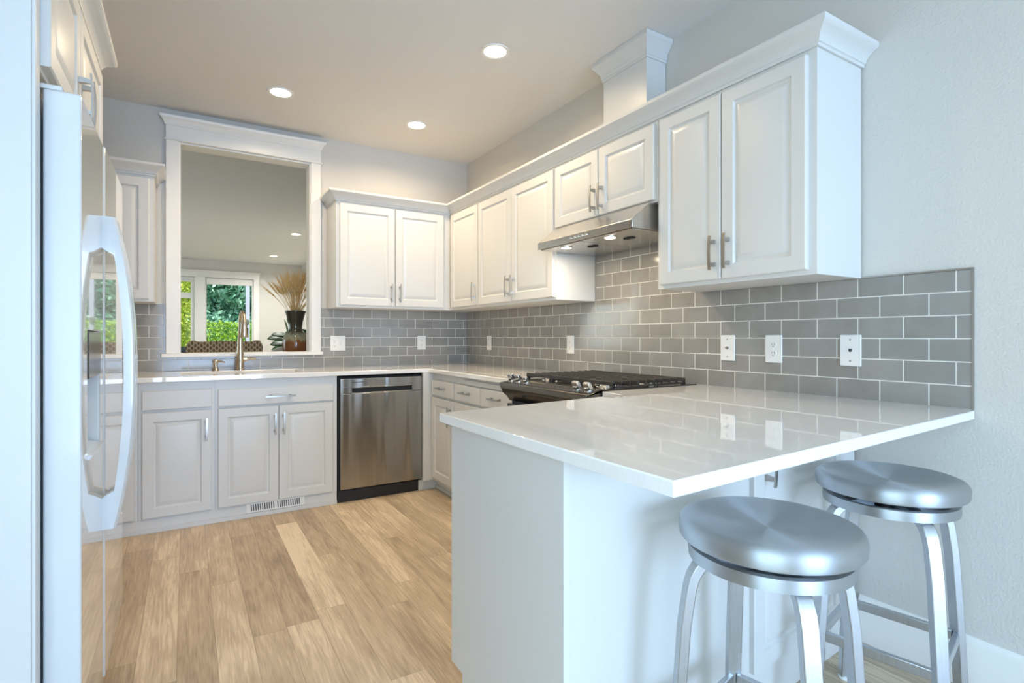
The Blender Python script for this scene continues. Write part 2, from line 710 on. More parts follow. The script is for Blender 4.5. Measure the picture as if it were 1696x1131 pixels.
def door_mb(w, h, t=0.020, fr=0.055, flat=False):
    """raised-panel door, local: x 0..w, z 0..h, y 0 (back) .. t (front)"""
    b = MB()
    e = 0.004
    if flat:
        rings = [(0, 0), (0, t - e), (e, t), (e + 0.006, t)]
    else:
        rings = [(0, 0), (0, t - e), (e, t), (fr, t), (fr + 0.006, t - 0.008), (fr + 0.012, t - 0.009), (fr + 0.034, t - 0.0015), (fr + 0.038, t - 0.001)]
    vs, fs = [], []
    for i, d in rings:
        vs += [(i, d, i), (w - i, d, i), (w - i, d, h - i), (i, d, h - i)]
    for r in range(len(rings) - 1):
        for k in range(4):
            a, c = r * 4 + k, r * 4 + (k + 1) % 4
            fs.append((a, c, c + 4, a + 4))
    fs.append((0, 1, 2, 3))
    n = len(vs)
    fs.append((n - 4, n - 3, n - 2, n - 1))
    return b.add(vs, fs)


def handle_mb(L=0.145, vertical=True, out=0.030):
    """bowed flat bar pull on two flared posts, local: origin at its centre on the door face, y outwards"""
    b = MB()
    n = 12
    for i in range(n):
        z0, z1 = -L / 2 + L * i / n, -L / 2 + L * (i + 1) / n
        f = lambda z: out + 0.004 * (1 - (2 * z / L) ** 2)
        b.add([(-.0055, f(z0) - .0035, z0), (.0055, f(z0) - .0035, z0), (.0055, f(z0) + .002, z0), (-.0055, f(z0) + .002, z0),
               (-.0055, f(z1) - .0035, z1), (.0055, f(z1) - .0035, z1), (.0055, f(z1) + .002, z1), (-.0055, f(z1) + .002, z1)],
              [(0, 1, 5, 4), (1, 2, 6, 5), (2, 3, 7, 6), (3, 0, 4, 7)] + ([(3, 2, 1, 0)] if i == 0 else []) + ([(4, 5, 6, 7)] if i == n - 1 else []))
    for sz in (-1, 1):
        zc = sz * L * 0.33
        vs = []
        for y, a, c in ((0, .0085, .0085), (out + .0005, .0045, .0055)):
            vs += [(-a, y, zc - c), (a, y, zc - c), (a, y, zc + c), (-a, y, zc + c)]
        b.add(vs, [(3, 2, 1, 0), (4, 5, 6, 7), (0, 1, 5, 4), (1, 2, 6, 5), (2, 3, 7, 6), (3, 0, 4, 7)])
    if not vertical:
        b.xform(Matrix.Rotation(PI / 2, 4, 'Y'))
    return b


def add_door(parent, O, U, N, w, h, name='door', handle=None, horiz=False, flat=False, fr=0.055, hl=0.145):
    """O: lower corner of the door's back face on the face frame; handle: (across, up) of the pull's centre"""
    F = frame(O, U, N)
    d = door_mb(w, h, flat=flat, fr=fr).xform(F).build(name, M['cab'], parent, smooth=20)
    if handle:
        H = F @ Matrix.Translation((handle[0], 0.020, handle[1]))
        tag(handle_mb(hl, not horiz).xform(H).build('handle', M['nickel'], d, smooth=30), 'brushed nickel bar pull')
    return d


# ================================================================== THE ROOM
XW = -3.22                      # west wall of the kitchen
b = MB().box(-6.2, 0.30, -9.8, 8.7, FZ - 0.1, FZ)
tag(b.build('floor', M['floor']), 'light brown oak plank floor running towards the sink wall', 'floor', kind='structure')
b = MB().box(-6.2, 0.30, -9.8, 8.7, CZ, CZ + 0.1)
tag(b.build('ceiling', M['ceil']), 'flat ceiling with fine sprayed texture', 'ceiling', kind='structure')
# east wall runs along kitchen and living room
tag(MB().box(0.008, 0.15, -9.7, 8.6, FZ, CZ).build('wall_right', M['wall']), 'greige wall behind the range and the bar stools', 'wall', kind='structure')
OX0, OX1, OZ0, OZ1, WT = -2.285, -1.386, 1.04, 2.545, 0.132
b = MB()
xs = [-6.1, OX0, OX1, 0.008]
# back wall with the pass-through opening: four blocks round the hole, one mesh
for x0, x1, z0, z1 in ((-6.1, OX0, FZ, CZ), (OX1, 0.008, FZ, CZ), (OX0, OX1, FZ, OZ0 - 0.027), (OX0, OX1, OZ1, CZ)):
    b.box(x0, x1, 0.008, WT, z0, z1)
tag(b.build('wall_back', M['wall'], weld=False, smooth=0), 'greige wall with the tall pass-through opening over the sink', 'wall', kind='structure')
b = MB()
for y0, y1, z0, z1 in ((-9.7, -6.55, FZ, CZ), (-4.45, 0.008, FZ, CZ), (-6.55, -4.45, FZ, 0.10), (-6.55, -4.45, 2.30, CZ)):
    b.box(XW - 0.12, XW, y0, y1, z0, z1)
tag(b.build('wall_left', M['wall'], weld=False, smooth=0), 'greige wall behind the refrigerator', 'wall', kind='structure')
w = thing('added_window_4', (XW - 0.05, -5.5, 0.10), 'added white side window of the dining end, out of view', 'window', kind='structure')  # unseen window added to let the side fill in
b = MB()
for y0, y1, z0, z1 in ((-6.55, -4.45, 0.10, 0.15), (-6.55, -4.45, 2.25, 2.30), (-6.55, -6.50, 0.15, 2.25), (-4.50, -4.45, 0.15, 2.25), (-5.53, -5.47, 0.15, 2.25)):
    b.box(XW - 0.09, XW - 0.03, y0, y1, z0, z1)
b.build('window_frame', M['trim'], w, weld=False, smooth=0)
b = MB()
for x0, x1, z0, z1 in ((XW, -2.95, FZ, CZ), (-0.15, 0.008, FZ, CZ), (-2.95, -0.15, FZ, 0.08), (-2.95, -0.15, 2.36, CZ)):
    b.box(x0, x1, -9.7, -9.55, z0, z1)
tag(b.build('wall_front', M['wall'], weld=False, smooth=0), 'dining wall with a wide window', 'wall', kind='structure')
w = thing('window_3', (-1.55, -9.6, 0.08), 'wide white dining window behind the camera', 'window', kind='structure')
b = MB()
for x0, x1, z0, z1 in ((-2.95, -0.15, 0.08, 0.12), (-2.95, -0.15, 2.32, 2.36), (-2.95, -2.90, 0.12, 2.32), (-0.20, -0.15, 0.12, 2.32)):
    b.box(x0, x1, -9.64, -9.58, z0, z1)
b.build('window_frame', M['trim'], w, weld=False, smooth=0)
# living-room far wall with two windows
FY = 8.40
b = MB()
for x0, x1, z0, z1 in ((-6.1, -2.72, FZ, CZ), (-2.72, -0.99, FZ, 0.60), (-2.72, -0.99, 2.40, CZ), (-2.09, -1.895, 0.60, 2.40), (-0.99, 0.008, FZ, CZ)):
    b.box(x0, x1, FY, FY + 0.14, z0, z1)
tag(b.build('wall_far', M['wall'], weld=False, smooth=0), 'greige living-room wall with two white windows', 'wall', kind='structure')
b = MB()
for y0, y1, z0, z1 in ((0.132, 2.6, FZ, CZ), (6.6, 8.54, FZ, CZ), (2.6, 6.6, FZ, 0.5), (2.6, 6.6, 2.5, CZ)):
    b.box(-6.2, -6.1, y0, y1, z0, z1)
w = thing('added_window_5', (-6.15, 4.6, 0.5), 'added wide white side window of the living room, out of view', 'window', kind='structure')  # unseen window added to go with the living-room fill lamp
f_ = MB()
for y0, y1, z0, z1 in ((2.6, 6.6, 0.5, 0.55), (2.6, 6.6, 2.45, 2.5), (2.6, 2.66, 0.55, 2.45), (6.54, 6.6, 0.55, 2.45), (4.57, 4.63, 0.55, 2.45)):
    f_.box(-6.14, -6.08, y0, y1, z0, z1)
f_.build('window_frame', M['trim'], w, weld=False, smooth=0)
tag(b.build('wall_west', M['wall'], weld=False, smooth=0), 'greige side wall of the living room', 'wall', kind='structure')


def rect_frame(b, x0, x1, z0, z1, y0, y1, t):
    b.box(x0, x1, y0, y1, z0, z0 + t)
    b.box(x0, x1, y0, y1, z1 - t, z1)
    b.box(x0, x0 + t, y0, y1, z0 + t, z1 - t)
    b.box(x1 - t, x1, y0, y1, z0 + t, z1 - t)


w = thing('window_1', (-2.40, FY, 0.60), 'narrow white hung window of the living room', 'window', kind='structure')
b = MB()
rect_frame(b, -2.71, -2.095, 0.605, 2.395, FY + 0.02, FY + 0.10, 0.06)
b.box(-2.65, -2.155, FY + 0.03, FY + 0.09, 1.958, 2.073)
b.build('window_frame', M['trim'], w, weld=False, smooth=0)
MB().box(-2.65, -2.155, FY + 0.055, FY + 0.062, 0.665, 1.958).build('pane', M['glass'], w, smooth=0)
MB().box(-2.65, -2.155, FY + 0.055, FY + 0.062, 2.073, 2.335).build('pane', M['glass'], w, smooth=0)
MB().lathe([(0.022, 0), (0.022, 0.49)], (-2.648, FY + 0.012, 2.315), 16, 'x').build('roller_blind', M['trim'], w)
w = thing('window_2', (-1.44, FY, 0.60), 'white picture window of the living room', 'window', kind='structure')
b = MB()
rect_frame(b, -1.89, -0.995, 0.605, 2.395, FY + 0.02, FY + 0.10, 0.018)
b.build('window_frame', M['trim'], w, weld=False, smooth=0)
MB().box(-1.87, -1.013, FY + 0.055, FY + 0.062, 0.625, 2.375).build('pane', M['glass'], w, smooth=0)
MB().box(-1.87, -1.013, FY + 0.0, FY + 0.018, 2.275, 2.375).lathe([(0.014, 0), (0.014, 0.857)], (-1.87, FY + 0.009, 2.270), 12, 'x').build('roller_blind', M['trim'], w)
# casings round both windows
t = thing('trim_2', (-1.8, FY, 2.40), 'white craftsman casing round the living-room windows', 'trim', kind='structure')
b = MB().box(-0.985, -0.875, FY - 0.02, FY, 0.5, 2.40)
b.build('side_casing', M['trim'], t, 0.002)
MB().box(-2.09, -1.895, FY - 0.02, FY, 0.5, 2.40).build('mullion_casing', M['trim'], t, 0.002)
MB().box(-2.83, -2.725, FY - 0.02, FY, 0.5, 2.40).build('side_casing', M['trim'], t, 0.002)
MB().box(-2.85, -0.865, FY - 0.025, FY, 2.40, 2.50).build('head_casing', M['trim'], t, 0.002)
MB().sweep([(-2.85, FY), (-2.85, FY - 0.025), (-0.865, FY - 0.025), (-0.865, FY)][::1], [(0, 2.50), (0.006, 2.50), (0.020, 2.53), (0.028, 2.535), (0.028, 2.545), (0, 2.545)]).build('crown', M['trim'], t)
tag(MB().box(-6.05, 0.0, FY - 0.016, FY, FZ, 0.13).build('baseboard_far', M['trim'], bevel=0.003), 'white baseboard', 'baseboard', kind='structure')

# pass-through casing
t = thing('trim_1', ((OX0 + OX1) / 2, 0, OZ0), 'white craftsman casing framing the pass-through over the sink', 'trim', kind='structure')
jl = MB()
jl.box(OX0, OX0 + 0.012, -0.002, WT + 0.002, OZ0, OZ1)
jl.box(OX1 - 0.012, OX1, -0.002, WT + 0.002, OZ0, OZ1)
jl.box(OX0 + 0.012, OX1 - 0.012, -0.002, WT + 0.002, OZ1 - 0.010, OZ1)
jl.build('jamb', M['trim'], t, weld=False)
MB().box(OX0 - 0.077, OX0 + 0.004, -0.022, 0.008, OZ0, OZ1).build('side_casing', M['trim'], t, 0.002)
MB().box(OX1 - 0.004, OX1 + 0.072, -0.022, 0.008, OZ0, OZ1).build('side_casing', M['trim'], t, 0.002)
MB().box(OX0 - 0.090, OX1 + 0.086, -0.032, 0.008, OZ1, OZ1 + 0.012).build('fillet', M['trim'], t, 0.005)
MB().box(OX0 - 0.077, OX1 + 0.072, -0.024, 0.008, OZ1 + 0.012, 2.655).build('head_casing', M['trim'], t, 0.001)
MB().sweep([(OX0 - 0.077, 0.008), (OX0 - 0.077, -0.024), (OX1 + 0.072, -0.024), (OX1 + 0.072, 0.008)],
           [(0, 2.650), (0.006, 2.650), (0.006, 2.660), (0.010, 2.663), (0.014, 2.675), (0.026, 2.692), (0.034, 2.697), (0.036, 2.703), (0.036, 2.714), (0, 2.714)]).build('crown', M['trim'], t)
MB().box(OX0 - 0.104, OX1 + 0.085, -0.045, WT + 0.03, OZ0 - 0.027, OZ0).build('sill', M['trim'], t, 0.004)

# baseboard along the wall behind the stools
tag(MB().sweep([(0.008, -9.5), (0.008, -3.418)][::-1], [(0, FZ), (0.016, FZ), (0.016, 0.140), (0.012, 0.150), (0.006, 0.157), (0, 0.157)]).build('baseboard_right', M['trim']),
    'tall white baseboard on the wall beside the bar stools', 'baseboard', kind='structure')

# ---------------------------------------------------------------- tiled backsplashes
b = MB().box(-0.0, 0.0074, -3.768, -0.0, 0.915, 1.384)
b.box(-0.0, 0.0074, -2.66, -1.85, 1.384, 1.80)
o = b.build('tile_backsplash', M['tiley'], weld=False, smooth=0, loc=(0, -1.9, 0.915))
tag(o, 'long gray subway tile backsplash running behind the range to the bar', 'backsplash')
e = MB().box(-0.0025, 0.0074, -3.773, -3.768, 0.9145, 1.391)
e.box(-0.0025, 0.0074, -3.768, -3.43, 1.385, 1.391)
e.build('metal_edge', M['nickel'], o, weld=False, smooth=0)
b = MB()
SL, SR = OX0 - 0.108, OX1 + 0.089      # the sill's ends
b.box(XW, 0.0, 0.0, 0.0074, 0.915, OZ0 - 0.029)
b.box(XW, SL, 0.0, 0.0074, OZ0 - 0.029, 1.392)
b.box(SR, 0.0, 0.0, 0.0074, OZ0 - 0.029, 1.392)
b.box(SL, OX0 - 0.079, 0.0, 0.0074, OZ0 + 0.002, 1.392)
b.box(OX1 + 0.074, SR, 0.0, 0.0074, OZ0 + 0.002, 1.392)
tag(b.build('tile_backsplash', M['tilex'], weld=False, smooth=0, loc=(-1.5, 0, 0.915)),
    'gray subway tile backsplash on the sink wall under the pass-through', 'backsplash')

# ================================================================== UPPER CABINETS
UB, UT = 1.385, 2.20
DB, DT = 1.403, 2.182


def upper(name, label, x0, x1, y0, y1, z0, group='white upper cabinets'):
    t = thing(name, ((x0 + x1) / 2, (y0 + y1) / 2, z0), label, 'cabinet', group)
    b = MB().box(x0, x1, y0, y1, z0, UT)
    b.build('cabinet_box', M['cab'], t, 0.0015)
    return t


FX = -0.307
# cabinet right of the pass-through, on the sink wall
t = upper('upper_cabinet', 'white two-door upper cabinet on the sink wall, right of the pass-through', -1.263, -0.309, -0.307, -0.001, UB)
add_door(t, (-1.237, FX, DB), (1, 0, 0), (0, -1, 0), 0.434, DT - DB, handle=(0.402, 0.105))
add_door(t, (-0.797, FX, DB), (1, 0, 0), (0, -1, 0), 0.420, DT - DB, handle=(0.034, 0.105))
# cabinet left of the pass-through
t = upper('upper_cabinet', 'white upper cabinet left of the pass-through, half hidden by the refrigerator', -3.21, -2.418, -0.307, -0.001, UB)
add_door(t, (-3.18, FX, DB), (1, 0, 0), (0, -1, 0), 0.36, DT - DB, handle=(0.33, 0.105))
add_door(t, (-2.812, FX, DB), (1, 0, 0), (0, -1, 0), 0.367, DT - DB, handle=(0.034, 0.105))
CROWN = [(0, UT), (0.008, UT), (0.008, 2.212), (0.013, 2.214), (0.016, 2.224), (0.028, 2.240), (0.046, 2.252), (0.054, 2.256), (0.060, 2.262), (0.060, 2.277), (0, 2.277)]
MB().sweep([(-3.21, FX), (-2.418, FX), (-2.418, 0.006)], CROWN).build('crown', M['cab'], t)


def on_right(t, y0, w, z0=DB, h=DT - DB, handle=None):
    return add_door(t, (FX, y0, z0), (0, -1, 0), (-1, 0, 0), w, h, handle=handle)


t = upper('upper_cabinet', 'narrow white single-door upper cabinet in the inside corner', FX, -0.001, -0.846, -0.001, UB)
on_right(t, -0.352, 0.486, handle=(0.448, 0.105))
t = upper('upper_cabinet', 'white two-door upper cabinet left of the range hood', FX, -0.001, -1.843, -0.848, UB)
on_right(t, -0.853, 0.484, handle=(0.452, 0.105))
on_right(t, -1.343, 0.487, handle=(0.032, 0.105))
t = upper('upper_cabinet', 'short white two-door cabinet above the range hood', FX, -0.001, -2.667, -1.845, 1.808)
on_right(t, -1.851, 0.398, 1.818, DT - 1.818, handle=(0.370, 0.095))
on_right(t, -2.254, 0.402, 1.818, DT - 1.818, handle=(0.030, 0.095))
t = upper('upper_cabinet', 'tall white two-door upper cabinet at the open end, right of the range hood', FX, -0.001, -3.426, -2.669, UB)
on_right(t, -2.694, 0.338, handle=(0.306, 0.110))
on_right(t, -3.037, 0.358, handle=(0.034, 0.110))
# continuous crown over the corner run
o = MB().sweep([(-1.263, 0.006), (-1.263, FX), (FX, FX), (FX, -3.426), (0.006, -3.426)], CROWN).build('crown_molding', M['cab'], loc=(-0.4, -0.4, UT))
tag(o, 'long white crown molding capping the corner run of upper cabinets', 'molding')

# boxed duct above the hood cabinet, with its own crown at the ceiling
t = thing('duct_cover', (-0.07, -2.25, 2.20), 'white boxed duct chase rising from hood cabinet to ceiling', 'duct cover')
MB().box(-0.137, 0.006, -2.426, -2.080, UT + 0.001, 2.70).build('box', M['cab'], t, 0.001)
MB().sweep([(0.006, -2.080), (-0.137, -2.080), (-0.137, -2.426), (0.006, -2.426)][::1],
           [(-0.002, 2.655), (0.006, 2.655), (0.006, 2.668), (0.010, 2.670), (0.013, 2.685), (0.013, 2.694), (0.026, 2.712), (0.044, 2.738), (0.052, 2.745), (0.052, 2.768), (-0.002, 2.768)]).build('crown', M['cab'], t)

# cabinet over the refrigerator
t = thing('upper_cabinet', (-2.85, -2.34, 1.80), 'white two-door cabinet above the refrigerator with crown', 'cabinet', 'white upper cabinets')
MB().box(-3.20, -2.540, -2.815, -1.845, 1.80, UT).build('cabinet_box', M['cab'], t, 0.0015)
add_door(t, (-2.540, -2.808, 1.812), (0, 1, 0), (1, 0, 0), 0.424, DT - 1.812, handle=(0.398, 0.085))
add_door(t, (-2.540, -2.378, 1.812), (0, 1, 0), (1, 0, 0), 0.520, DT - 1.812, handle=(0.030, 0.085))
MB().sweep([(-2.540, -2.8185), (-2.540, -1.845), (-3.20, -1.845)], CROWN).build('crown', M['cab'], t)

# ================================================================== RANGE HOOD
t = thing('range_hood', (-0.2, -2.25, 1.675), 'stainless steel under-cabinet range hood with two lit lamps', 'range hood')
hy0, hy1 = -1.852, -2.640
shell = [(-0.001, 1.675), (-0.450, 1.675), (-0.450, 1.713), (-0.335, 1.806), (-0.001, 1.806)]
MB().extrude([(x, hy0, z) for x, z in shell], (0, hy1 - hy0, 0)).build('canopy', M['steel'], t, 0.002)
b = MB()
MB().box(-0.435, -0.02, hy1 + 0.012, -2.250, 1.669, 1.6748).build('filter', M['steel'], t, 0.002)
MB().box(-0.435, -0.02, -2.242, hy0 - 0.012, 1.669, 1.6748).build('filter', M['steel'], t, 0.002)
for fy in (-2.16, -2.45):
    MB().box(-0.30, -0.27, fy - 0.03, fy + 0.03, 1.664, 1.669).build('filter_latch', M['dark'], t, 0.001)
for ly in (-2.045, -2.415):
    lp = MB().lathe([(0.034, -0.004), (0.034, 0.0)], (-0.385, ly, 1.669), 28).build('lamp', M['steel'], t)
    MB().lathe([(0.028, -0.0015), (0.028, 0.0)], (-0.385, ly, 1.665), 28).build('lens', M['lens2'], lp)
for k in range(5):
    MB().lathe([(0.0075, 0), (0.0075, -0.005), (0.006, -0.007)], (-0.450, -2.175 - k * 0.033, 1.694), 16, 'x').build('button', M['chrome'], t)
    
for ly in (-2.045, -2.415):
    d = bpy.data.lights.new('hood_lamp', 'AREA')
    d.shape = 'DISK'
    d.size = 0.05
    d.energy = 2.1
    d.color = (1.0, 0.82, 0.58)
    lo = bpy.data.objects.new('hood_lamp_light', d)
    lo.location = (-0.385 + 0.2, ly + 2.25, 1.661 - 1.675)
    lo.parent = t
    COL.objects.link(lo)

# ================================================================== BASE CABINETS
BT = 0.8835           # top of the carcasses (underside of the slabs)
FB = -0.61            # face-frame plane
TB = 0.057            # top of the toe board


def base(label, x0, x1, y0, y1, group='white base cabinets'):
    t = thing('base_cabinet', ((x0 + x1) / 2, (y0 + y1) / 2, FZ), label, 'cabinet', group)
    return t


def b_front(t, x, w, z0, h, handle=None, horiz=False, flat=False, name='door', hl=0.145):
    return add_door(t, (x, FB, z0), (1, 0, 0), (0, -1, 0), w, h, handle=handle, horiz=horiz, flat=flat, name=name, hl=hl)


t = base('white base cabinet at the far left, mostly behind the refrigerator', -3.21, -2.49, -0.61, 0)
MB().box(-3.21, -2.485, FB, -0.004, TB, BT).build('cabinet_box', M['cab'], t, 0.0015)
b_front(t, -3.18, 0.677, 0.716, 0.116, (0.34, 0.058), True, True, 'drawer')
b_front(t, -3.18, 0.677, 0.068, 0.632, (0.64, 0.53))
t = base('white base cabinet with one door and a plain drawer front, left of the sink base', -2.485, -2.085, -0.61, 0)
b = MB()
b.box(-2.484, -2.084, FB, -0.592, TB, BT)
b.box(-2.484, -2.468, -0.592, -0.004, TB, BT)
b.box(-2.100, -2.084, -0.592, -0.004, TB, 0.66)
b.box(-2.468, -2.100, -0.592, -0.004, TB, 0.075)
b.build('cabinet_box', M['cab'], t, weld=False)
b_front(t, -2.465, 0.365, 0.716, 0.116, flat=True, name='drawer')
b_front(t, -2.465, 0.363, 0.068, 0.632, (0.335, 0.512))
t = base('white two-door sink base cabinet with a wide drawer front', -2.083, -1.325, -0.61, 0)
b = MB()
b.box(-2.083, -1.328, FB, -0.592, TB, BT)
b.box(-2.083, -2.067, -0.592, -0.004, TB, 0.66)
b.box(-1.344, -1.328, -0.592, -0.004, TB, 0.66)
b.box(-2.067, -1.344, -0.592, -0.004, TB, 0.075)
b.build('cabinet_box', M['cab'], t, weld=False)
b_front(t, -2.067, 0.715, 0.712, 0.112, (0.366, 0.052), True, True, 'drawer', 0.185)
b_front(t, -2.067, 0.355, 0.070, 0.630, (0.334, 0.512))
b_front(t, -1.708, 0.350, 0.070, 0.630, (0.028, 0.512))
# toe board of the sink wall and its shoe strip
b = MB().box(XW, -1.330, FB - 0.004, FB + 0.012, FZ, TB)
b.box(XW, -1.330, FB - 0.016, FB - 0.004, FZ, 0.006)
tag(b.build('baseboard_back', M['cab'], weld=False, smooth=0), 'white toe board under the sink cabinets', 'baseboard', kind='structure')
# floor register in the toe board
t = thing('floor_register', (-1.72, FB - 0.006, 0.006), 'white slotted heating register in the toe board below the sink cabinet', 'vent')
MB().box(-1.905, -1.545, FB - 0.010, FB - 0.005, 0.008, 0.070).build('plate', M['plate'], t, 0.002)
for k in range(22):
    x = -1.877 + k * 0.0135 + (0.012 if k > 10 else 0)
    MB().extrude([(x, FB - 0.0103, 0.018), (x + 0.006, FB - 0.0103, 0.018), (x + 0.003, FB - 0.0103, 0.061), (x - 0.003, FB - 0.0103, 0.061)], (0, -0.0008, 0)).build('slot', M['slot'], t, smooth=0)

# dishwasher
t = thing('dishwasher', (-1.0, -0.3, FZ), 'stainless steel dishwasher with pocket handle right of the sink cabinet', 'dishwasher')
MB().box(-1.318, -0.694, -0.600, -0.05, 0.05, 0.870).build('tub', M['dark'], t)
MB().box(-1.308, -0.697, -0.632, -0.601, 0.070, 0.752).build('door', M['steeld'], t, 0.004)
b = MB()
px0, px1 = -1.225, -0.775
b.box(-1.308, -0.697, -0.632, -0.601, 0.800, 0.858)
b.box(-1.308, px0, -0.632, -0.601, 0.7535, 0.800)
b.box(px1, -0.697, -0.632, -0.601, 0.7535, 0.800)
b.box(px0, px1, -0.632, -0.616, 0.790, 0.800)
c = b.build('control_panel', M['steeld'], t, 0.002)
MB().box(px0, px1, -0.612, -0.603, 0.752, 0.790).build('pocket_handle', M['dark'], t)
MB().box(px0, px1, -0.6315, -0.613, 0.752, 0.757).build('handle_lip', M['chrome'], t, 0.001)
MB().box(-1.228, -1.140, -0.6326, -0.632, 0.830, 0.8335).build('badge', M['dark'], c, smooth=0)
MB().box(-1.325, -0.719, -0.615, -0.560, FZ, 0.062).build('kick_plate', M['rubber'], t, 0.002)
# right-hand run (faces west)
FRX = -0.61


def r_front(t, y, w, z0, h, handle=None, horiz=False, flat=False, name='door', hl=0.145):
    return add_door(t, (FRX, y, z0), (0, -1, 0), (-1, 0, 0), w, h, handle=handle, horiz=horiz, flat=flat, name=name, hl=hl)


t = base('white single-door base cabinet with drawer in the inside corner beside the dishwasher', -0.61, 0, -1.05, -0.61)
MB().box(FRX, -0.004, -1.056, -0.654, TB, BT).build('cabinet_box', M['cab'], t, 0.0015)
MB().box(-0.692, FRX, -0.6535, -0.612, TB, BT).box(FRX + 0.0005, -0.595, -0.6535, -0.612, TB, BT).build('corner_filler', M['cab'], t, weld=False)
r_front(t, -0.664, 0.383, 0.714, 0.112, (0.19, 0.062), True, True, 'drawer')
r_front(t, -0.664, 0.383, 0.082, 0.615, (0.345, 0.50))
t = base('white double base cabinet with two drawers and pull-out board left of the range', -0.61, 0, -1.885, -1.057)
MB().box(FRX, -0.004, -1.886, -1.0575, TB, BT).build('cabinet_box', M['cab'], t, 0.0015)
r_front(t, -1.068, 0.385, 0.714, 0.112, (0.19, 0.062), True, True, 'drawer')
r_front(t, -1.068, 0.385, 0.082, 0.615, (0.35, 0.50))
r_front(t, -1.465, 0.405, 0.714, 0.112, (0.20, 0.062), True, True, 'drawer')
r_front(t, -1.465, 0.405, 0.082, 0.615, (0.05, 0.50))
MB().box(FRX - 0.018, FRX, -1.875, -1.19, 0.838, 0.866).build('cutting_board', M['cab'], t, 0.002)
b = MB().box(FRX + 0.045, FRX + 0.055, -1.886, -0.60, FZ, TB)
b.box(-0.717, FRX + 0.045, -0.612, -0.602, FZ, TB)
b.box(FRX + 0.035, FRX + 0.045, -1.886, -0.60, FZ, 0.004)
tag(b.build('baseboard_right_cabinets', M['cab'], weld=False, smooth=0), 'white recessed toe board of the corner cabinets', 'baseboard', kind='structure')

# ================================================================== COUNTERTOPS AND SINK
sx0, sx1, sy0, sy1 = -2.270, -1.530, -0.525, -0.165
xs = [-3.21, sx0, sx1, -0.65, -0.001]
ys = [-1.888, -0.65, sy0, sy1, -0.001]
inc = [(i, j) for i in range(4) for j in (1, 2, 3) if (i, j) != (1, 2)] + [(3, 0)]
o = MB().cells(xs, ys, inc, 0.884, 0.914).build('countertop', M['quartz'], bevel=0.003, loc=(-1.5, -0.3, 0.884))
tag(o, 'white quartz countertop turning the corner from sink to range', 'countertop')
t = thing('kitchen_sink', ((sx0 + sx1) / 2, (sy0 + sy1) / 2, 0.70), 'beige undermount sink basin set in the countertop below the pass-through', 'sink')
b = MB()
m_ = 0.012
X0, X1, Y0, Y1 = sx0 - 0.004, sx1 + 0.004, sy0 - 0.004, sy1 + 0.004
rings = [(X0 - m_, X1 + m_, Y0 - m_, Y1 + m_, 0.8812), (X0, X1, Y0, Y1, 0.8812), (X0 + .01, X1 - .01, Y0 + .01, Y1 - .01, 0.72), (X0 + .04, X1 - .04, Y0 + .04, Y1 - .04, 0.70)]
vs, fs = [], []
for r in rings:
    vs += [(r[0], r[2], r[4]), (r[1], r[2], r[4]), (r[1], r[3], r[4]), (r[0], r[3], r[4])]
for r in range(3):
    for k in range(4):
        a, c = r * 4 + k, r * 4 + (k + 1) % 4
        fs.append((a, c, c + 4, a + 4))
fs.append((12, 13, 14, 15))
ob = b.add(vs, fs).build('basin', mat('sink_composite', (0.50, 0.46, 0.39), 0.35), t)
sm = ob.modifiers.new('thickness', 'SOLIDIFY')
sm.thickness = 0.004
sm.offset = 0
MB().lathe([(0.045, 0.0), (0.045, 0.004), (0.02, 0.001)], (-1.9, -0.34, 0.701), 24).build('drain', M['chrome'], t)

# peninsula slab (its outer edges are not quite square to the wall)
poly = [(-1.545, -2.902), (-1.532, -3.862), (-0.001, -3.776), (-0.001, -2.660), (-0.650, -2.660), (-0.660, -2.800)]
o = MB().prism(poly, 0.884, 0.914).build('countertop', M['quartz'], bevel=0.003, loc=(-0.8, -3.3, 0.884))
tag(o, 'wide white quartz bar top of the peninsula with stools under its overhang', 'countertop')

# peninsula cabinet
rz = math.atan2(0.11, 1.51)
U = Vector((math.cos(rz), math.sin(rz), 0))
Nn = Vector((math.sin(rz), -math.cos(rz), 0))
t = thing('base_cabinet', (-0.8, -3.2, FZ), 'white peninsula cabinet with plain end panel under the bar top', 'cabinet', 'white base cabinets')
# end panel (west) with toe notch at its north foot
prof = [(-2.922, 0.116), (-2.922, BT), (-3.522, BT), (-3.522, FZ), (-3.000, FZ), (-3.000, 0.116)]
MB().extrude([(-1.510, y, z) for y, z in prof], (0.018, 0, 0)).build('end_panel', M['cab'], t, 0.001)
body = [(-1.4915, -2.940), (-1.4915, -3.502), (-0.004, -3.397), (-0.004, -2.662), (-0.61, -2.662), (-0.63, -2.87)]
MB().prism(body, 0.10, BT).build('cabinet_box', M['cab'], t)
kick = [(-1.4915, -3.00), (-1.4915, -3.502), (-0.004, -3.397), (-0.004, -2.75), (-0.67, -2.95)]
MB().prism(kick, FZ, 0.0995).build('toe_base', M['cab'], t)
# back panel facing the stools, to the left of the door
O = Vector((-1.4915, -3.5205, 0))
F = frame(O, U, Nn)
MB().box(0, 0.722, -0.018, 0.0005, FZ, BT).xform(F).build('back_panel', M['cab'], t, 0.001)
MB().box(0.7275, 1.478, -0.018, -0.004, FZ, BT).xform(F).build('face_frame', M['cab'], t, 0.001)
add_door(t, F @ Vector((0.742, -0.004, 0.120)), U, Nn, 0.590, 0.755, handle=(0.062, 0.645))
